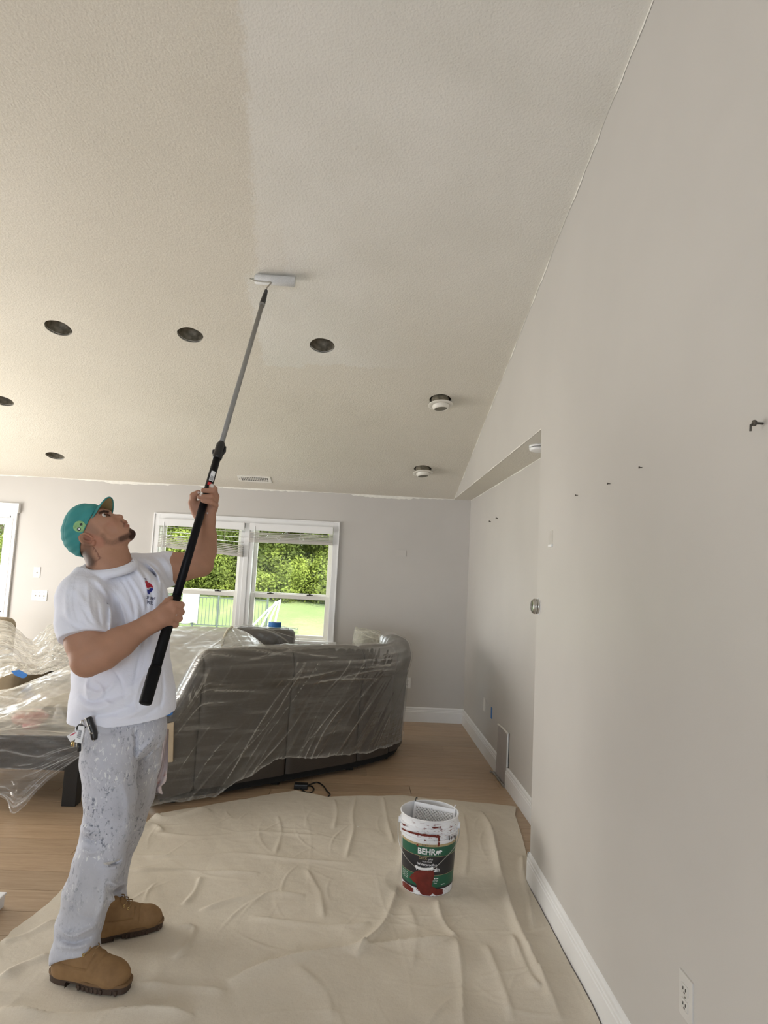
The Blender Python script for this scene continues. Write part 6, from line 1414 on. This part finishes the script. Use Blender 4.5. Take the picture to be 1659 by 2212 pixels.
F.ell(H(193, 1148), (h_(50), h_(40.5), h_(52)), None, .002, 's')
me, V = F.mesh('crown'); capE = empty('cap'); capE.parent = man; capE['label'] = 'teal baseball cap with tan underbrim and round green patch'
cr_ = link('crown', me, M_teal, capE, True); capE.location = tuple(-MO)
bvh_c = BVHTree.FromPolygons([Vector(v) for v in V], [tuple(p_.vertices) for p_ in me.polygons])
pc = [(172+14*math.cos(a)*(1+.05*math.sin(3*a)), 1137.5+12.5*math.sin(a)) for a in np.linspace(0, 2*math.pi, 22, endpoint=False)]
decal(bvh_c, [fan(pc)], M_patch, 'patch', capE, .002); decal(bvh_c, [fan([(171.5, 1131), (177.5, 1129.5), (178.5, 1135), (173, 1136)])], M_lk, 'patch_mark', capE, .003)
decal(bvh_c, [fan([(170.5+4.2*math.cos(a), 1143+4.2*math.sin(a)) for a in np.linspace(0, 6.28, 14, endpoint=False)])], M_lk, 'patch_mark', capE, .003); decal(bvh_c, [fan([(171+1.8*math.cos(a), 1142.6+1.8*math.sin(a)) for a in np.linspace(0, 6.28, 10, endpoint=False)])], M_lw, 'patch_mark', capE, .0038)
# brim: curved bill, tan below, teal above
bF = np.array([math.cos(math.radians(50)), 0, math.sin(math.radians(50))]); bU = np.array([-bF[2], 0, bF[0]]); bS = np.array([0, 1., 0])
yaw_ = math.radians(-20); bF2 = bF*math.cos(yaw_)+bS*math.sin(yaw_); bS2 = -bF*math.sin(yaw_)+bS*math.cos(yaw_)
def bill(off, n=36, m=18):
    A = np.zeros((n, m, 3)); o_ = H(208, 1106)
    for i, v in enumerate(np.linspace(-1, 1, n)):
        for j, u in enumerate(np.linspace(0, 1, m)):
            root = -.060*(abs(v)**2.0)*1.0; ln2 = .088*math.sqrt(max(0, 1-abs(v)**2.6))
            A[i, j] = o_+bF2*(root+ln2*u)+bS2*(.079*v)-bU*(.026*v*v*(1+.35*u)+.004*u*u-off)
    return A
top, bot = bill(.0028), bill(-.0028)
b = MB().grid(top); b.build('brim_top', M_teal, capE, True)
b = MB().grid(bot, True); b.build('underbrim', M_tan, capE, True)
rim = [(top[i, -1]+bot[i, -1])/2 for i in range(36)]; MB().tube(rim, .0034, 7).build('brim_edge', M_teal, capE, True)
# button on top
MB().lathe([(.001, .006), (.006, .005), (.008, .0)], 14, c=H(172, 1092.5)).build('top_button', M_teal, capE, True)
# ================================================================== THINGS HE CARRIES
def on_jeans(x, y, off): return project(bvh_j, [(x, y)], off)[0]
kn = on_jeans(197, 1573, .014); ke = empty('pocket_knife', tuple(kn)); tag(ke, 'black folding knife clipped to the jeans pocket', 'knife')
P_ = [np.array(PX(x, y, float(kn[1])))-kn for x, y in [(191, 1549), (196, 1565), (202, 1582), (205, 1598)]]
MB().tube(catmull(P_, 20), [.009, .012]+[.0135]*15+[.013, .012, .008], 12).build('handle', M_black, ke, True)
MB().tube(catmull([q+np.array([-.006, -.014, 0]) for q in P_[:3]], 12), .003, 6).build('clip', M_nest, ke, True)
for q in P_[1:]: MB().lathe([(.0005, .002), (.003, .0015), (.0035, 0)], 10, c=q+np.array([0, -.0135, 0]), ax=np.array([[1, 0, 0], [0, 0, -1.], [0, 1, 0]])).build('rivet', M_nest, ke, True)
kc = PX(172, 1575, 2.60); kr = empty('key_ring', tuple(kc)); tag(kr, 'key ring with white tags and keys hanging from the belt loop', 'keys')
def K(x, y, d=0): return PX(x, y, 2.60+d)-kc
MB().tube([K(177, 1555), K(175, 1562), K(176, 1570), K(179, 1571), K(181, 1563), K(179, 1555)], .0025, 7).build('carabiner', M_nest, kr, True)
MB().tube(catmull([K(168, 1578), K(166, 1572), K(171, 1566), K(180, 1567), K(184, 1573)], 20), .003, 7).build('ring', M_black, kr, True)
def card(c4, mat, nm, th=.0015):
    A = [K(x, y, d) for x, y, d in c4]; b = MB(); b.add(A+[a+np.array([0, th, 0]) for a in A], [(0, 1, 2, 3), (7, 6, 5, 4), (0, 4, 5, 1), (1, 5, 6, 2), (2, 6, 7, 3), (3, 7, 4, 0)]); return b.build(nm, mat, kr)
t1_ = card([(144, 1590, .01), (160, 1580, .005), (167, 1594, .005), (152, 1603, .01)], M_lw, 'paper_tag'); card([(151, 1588, .006), (163, 1582, .003), (164, 1583.6, .003), (152, 1589.8, .006)], M_lred, 'tag_print')
card([(170, 1567, -.008), (183, 1569, -.008), (176, 1606, -.010), (161, 1603, -.010)], M_lw, 'barcode_tag')
for k in range(9): card([(169.5-k*.45, 1577+k*2.0, -.0098), (177-k*.4, 1578.4+k*2.0, -.0098), (176.9-k*.4, 1579.3+k*2.0, -.0098), (169.4-k*.45, 1577.9+k*2.0, -.0098)], M_lk, 'barcode_bar', .0002)
for x0, y0, x1, y1 in [(157, 1602, 154, 1612), (160, 1603, 159, 1613), (166, 1605, 166, 1614)]: MB().tube([K(x0, y0), K(x1, y1)], .003, 6).build('key', M_eyelet if x0 < 162 else M_nest, kr, True)
MB().tube([K(171, 1604), K(171, 1623)], [.007, .007], 10).build('fob', M_black, kr, True)
kf = PX(161, 1540, 2.74); kb = empty('putty_knife', tuple(kf)); tag(kb, 'thin metal putty knife blade sticking out of the back pocket', 'putty knife')
A = [PX(x, y, 2.74)-kf for x, y in [(153, 1519), (156, 1528), (165, 1553), (161, 1556), (156, 1540)]]; b = MB(); b.add(A+[a+np.array([0, .002, 0]) for a in A], [(0, 1, 2, 3, 4), (9, 8, 7, 6, 5)]+[(i, (i+1) % 5, 5+(i+1) % 5, 5+i) for i in range(5)]); b.build('blade', M_nest, kb); MB().tube([PX(163, 1553, 2.745)-kf, PX(170, 1580, 2.75)-kf], .010, 8).build('handle', M_black, kb, True)
# rag hanging from the far pocket
M_rag = NT('pink_stained_rag'); _n = M_rag.noise(24, 4); M_rag.base(M_rag.ramp(_n, [(.35, (.62, .52, .53, 1)), (.58, (.70, .62, .62, 1)), (.72, (.52, .25, .22, 1))])); M_rag.set(Roughness=.9); M_rag = M_rag.m
rows = [[(349, 1575), (354, 1575)], [(346, 1620), (353, 1612)], [(343, 1650), (352, 1648)], [(336, 1680), (350, 1672)], [(328, 1698), (347, 1690)], [(327, 1706), (338, 1700)], [(334, 1712), (341, 1716)]]
A = np.array([[PX(a[0]+3+(c[0]+7-a[0])*u, a[1]+(c[1]-a[1])*u, 2.97+.012*math.sin(u*9+i)) for u in np.linspace(0, 1, 9)] for i, (a, c) in enumerate(rows)])
A = np.stack([catmull(A[:, j], 40) for j in range(9)], 1); o_ = A[0, 0].copy(); b = MB().grid(A-o_); b.grid(A-o_+np.array([0, .006, 0]), True); rg = b.build('paint_rag', M_rag, None, True); rg.location = tuple(o_); tag(rg, 'pinkish stained rag hanging from the jeans pocket', 'rag')
# ================================================================== WALL FITTINGS
def plate(name, c, w, h, face, label, toggles=0, outlet=False, cat='switch', mat=None):
    """face: 'y' for the back wall (towards -Y), 'x' for right walls (towards -X)"""
    A = np.eye(3) if face == 'y' else np.array([[0, 1, 0], [-1, 0, 0], [0, 0, 1.]])     # local x -> along wall, local -y -> into the room
    e = empty(name, tuple(c)); tag(e, label, cat); m_ = mat or M_plate
    def add(nm, lo, hi, bev, mt):
        q = MB().box(lo, hi, bev); b = MB(); b.add([A@np.array(v) for v in q.v], q.f); return b.build(nm, mt, e)
    add('cover_plate', (-w/2, -.006, -h/2), (w/2, .001, h/2), .002, m_)
    for k in range(toggles):
        x = (k-(toggles-1)/2)*.046
        add('toggle_recess', (x-.006, -.0068, -.014), (x+.006, -.005, .014), .0005, M_plate)
        q = MB().box((-.0045, -.018, -.006), (.0045, -.004, .006), .002); b = MB(); Rm = np.array(Matrix.Rotation(.5, 3, 'X'))
        b.add([A@(Rm@np.array(v)+np.array([x, -.002, .0])) for v in q.v], q.f); b.build('toggle', M_trim, e)
        for z in (-.03, .03): add('screw', (x-.002, -.0072, z-.002), (x+.002, -.005, z+.002), 0, M_lens)
    if outlet:
        for z in (-.020, .020):
            r_ = add('receptacle', (-.017, -.0085, z-.014), (.017, -.005, z+.014), .003, m_)
            for x in (-.0065, .0065): add('slot', (x-.0014, -.0095, z-.002), (x+.0014, -.007, z+.006), 0, M_dark)
            add('ground_hole', (-.0025, -.0095, z-.010), (.0025, -.007, z-.006), 0, M_dark)
        add('screw', (-.002, -.0075, -.002), (.002, -.005, .002), 0, M_lens)
    return e
plate('light_switch', at_y(80, 1236, DB), .072, .116, 'y', 'single white toggle switch on the wall beside the glazed door', 1)
plate('triple_light_switch', at_y(85.5, 1286, DB), .166, .116, 'y', 'triple white toggle switch below the single switch', 3)
plate('wall_outlet', at_y(880, 1475, DB), .072, .116, 'y', 'white outlet on the back wall beside the covered sofa', outlet=True, cat='outlet', mat=M_trim)
plate('blank_wall_plate', at_y(866, 1195, DB), .118, .076, 'y', 'blank painted plate on the bare back wall', cat='wall plate', mat=M_wall)
c = at_x(1485, 2155, XN(1.9)); plate('wall_outlet', (XN(c[1]), c[1], c[2]), .072, .118, 'x', 'outlet on the near right wall above the baseboard', outlet=True, cat='outlet', mat=simple('outlet_greige_plate', (.66, .64, .61), .35, var=.02))
c = at_x(1047, 1522, XA); plate('low_wall_plate', (XA, c[1], c[2]), .07, .115, 'x', 'slim white plate low on the alcove wall', cat='wall plate')
c = at_x(1062, 1540, XA); e = MB().box((-.003, -.022, -.048), (.0, .022, .048)).build('masking_tape', M_blue); e.location = (XA, c[1], c[2]); tag(e, 'strip of blue tape stuck low on the alcove wall', 'tape')
# return-air panel set into the alcove baseboard
pn = empty('return_air_panel', (XA, 5.19, 0)); tag(pn, 'grey access panel leaning in the gap of the alcove baseboard', 'wall panel')
M_panel = simple('panel_grey', (.44, .41, .40), .45, var=.04)
b = MB(); b.add([(-.012, -.15, .006), (-.020, .165, .006), (-.004, .175, .405), (-.012, -.165, .405), (.0, -.15, .006), (.0, .165, .006), (.0, .175, .405), (.0, -.165, .405)], [(0, 1, 2, 3), (7, 6, 5, 4), (0, 4, 5, 1), (1, 5, 6, 2), (2, 6, 7, 3), (3, 7, 4, 0)]); b.build('panel', M_panel, pn)
MB().box((-.003, -.190, .0), (.001, -.150, .415)).build('dark_gap', M_dark, pn)
MB().tube([(-.008, -.178, .16), (-.010, -.180, .41)], .007, 8).build('edge_strip', M_trim, pn)
MB().tube([(-.008, -.180, .41), (-.010, .0, .415), (-.008, .17, .402)], [.010, .008, .009], 8).build('top_caulk', M_plate, pn)
b = MB(); r = np.random.default_rng(2)
b.tube(catmull([(-.02, -.16, .006), (-.03, -.05, .012), (-.028, .06, .008), (-.035, .17, .012), (-.05, .21, .006)], 30), list(.008+.004*np.sin(np.linspace(0, 20, 30))), 7); b.build('bottom_lint', simple('grey_lint', (.30, .28, .26), .9, bump=.6, bscale=120), pn)
# round thermostat at the end of the near wall
th = at_x(1163, 1310, XN(3.48)); e = empty('round_thermostat', (XN(th[1]), th[1], th[2])); tag(e, 'round brushed metal thermostat with black ring at the end of the near wall', 'thermostat')
AT = np.array([[0, 0, -1], [0, 1, 0], [1, 0, 0.]])       # lathe axis -> -X
MB().lathe([(.001, 0), (.046, 0), (.046, .002), (.044, .003), (.001, .003)], 40, ax=AT).build('wall_plate', M_trim, e, False)
MB().lathe([(.039, .002), (.041, .006), (.041, .013), (.038, .0145)], 44, ax=AT).build('base_ring', M_nest, e, True)
MB().lathe([(.036, .013), (.036, .018)], 44, ax=AT).build('black_gap', M_black, e, True)
MB().lathe([(.037, .0165), (.042, .018), (.0415, .026), (.036, .034), (.030, .037)], 44, ax=AT).build('dial_ring', M_nest, e, True)
MB().lathe([(.031, .0368), (.015, .0385), (.0005, .039)], 44, ax=AT).build('face_glass', simple('thermostat_face', (.18, .18, .16), .08, .4), e, True)
# small sensor clip + pale patch
c0 = at_x(1184, 1143, XN(3.33)); c1 = at_x(1199, 1180, XN(3.25)); e = empty('wall_clip', (XN(3.3), (c0[1]+c1[1])/2, c1[2])); tag(e, 'small clear clip with a white tab on the right wall', 'clip')
MB().box((-.0025, -.030, .012), (0, .030, .085), .001).build('backing', simple('clip_clear_plastic', (.60, .575, .53), .15), e); MB().box((-.010, -.028, -.002), (0, .028, .012), .002).build('tab', M_trim, e)
# smoke detector on the alcove ceiling
c = at_z(1153, 962, ZS); e = empty('smoke_detector', (1.135, c[1], ZS)); tag(e, 'round white smoke detector on the alcove ceiling', 'smoke detector')
MB().lathe([(.001, -.001), (.070, -.001), (.070, -.012), (.066, -.013)], 44).build('base', M_trim, e, True); MB().lathe([(.0655, -.0125), (.0655, -.017)], 44).build('vent_gap', M_dark, e, True)
MB().lathe([(.066, -.0165), (.070, -.018), (.066, -.032), (.055, -.036), (.001, -.037)], 44).build('cover', M_trim, e, True)
# screws and nails left in the walls
M_screw = simple('screw_dark_zinc', (.10, .09, .08), .4, .7)
for i, (x, y, big) in enumerate([(1387, 1010, 1), (1318, 1045, 1), (1248, 1070, 1), (1648, 915, 2)]):
    Y_ = at_x(x, y, XN(2.2))[1]; c = at_x(x, y, XN(Y_)); e = empty('wall_screw', (XN(c[1]), c[1], c[2])); s = .8*big
    tag(e, ['bare screw in the right wall, first of the slanting row of three', 'bare screw in the right wall, middle of the slanting row', 'bare screw in the right wall, last of the row towards the alcove', 'large bent hook screw in the right wall above the others'][i], 'screw', 'screws left in the right wall')
    b = MB(); b.tube([(.002, 0, 0), (-.012*s, 0, .0)], .0022*s, 7); b.build('shank', M_screw, e)
    b = MB(); b.tube([(-.012*s, 0, 0), (-.015*s, 0, 0)], .005*s, 10); b.build('head', M_screw, e)
    if big == 2:
        b = MB(); b.tube([(-.02, 0, 0), (-.026, .008, -.004), (-.024, .012, -.018)], .003, 7); b.build('hook', M_screw, e)
for i, (x, y) in enumerate([(1060, 1127), (1075, 1120)]):
    c = at_x(x, y, XA); b = MB(); b.tube([(.002, 0, 0), (-.014, 0, .003)], .004, 6); b.tube([(-.014, 0, .003), (-.017, 0, .0035)], .009, 8); o = b.build('wall_nail', M_screw); o.location = tuple(c)
    tag(o, ['nail high in the alcove wall, the one closer to the back corner', 'nail high in the alcove wall, the one closer to the thermostat'][i], 'nail', 'nails in the alcove wall')
# white edge of a tray at the left border of the cloth
c = at_z(0, 1990, .0); e = empty('paint_tray_corner', (c[0]-.155, c[1]+.02, 0)); tag(e, 'white plastic box corner standing on the floor beside the drop cloth', 'box')
MB().box((-.15, -.10, .0), (.108, .10, .055), .006).build('box', M_pailw, e); MB().box((-.155, -.105, .052), (.112, .105, .062), .004).build('lid_rim', M_pailw, e)
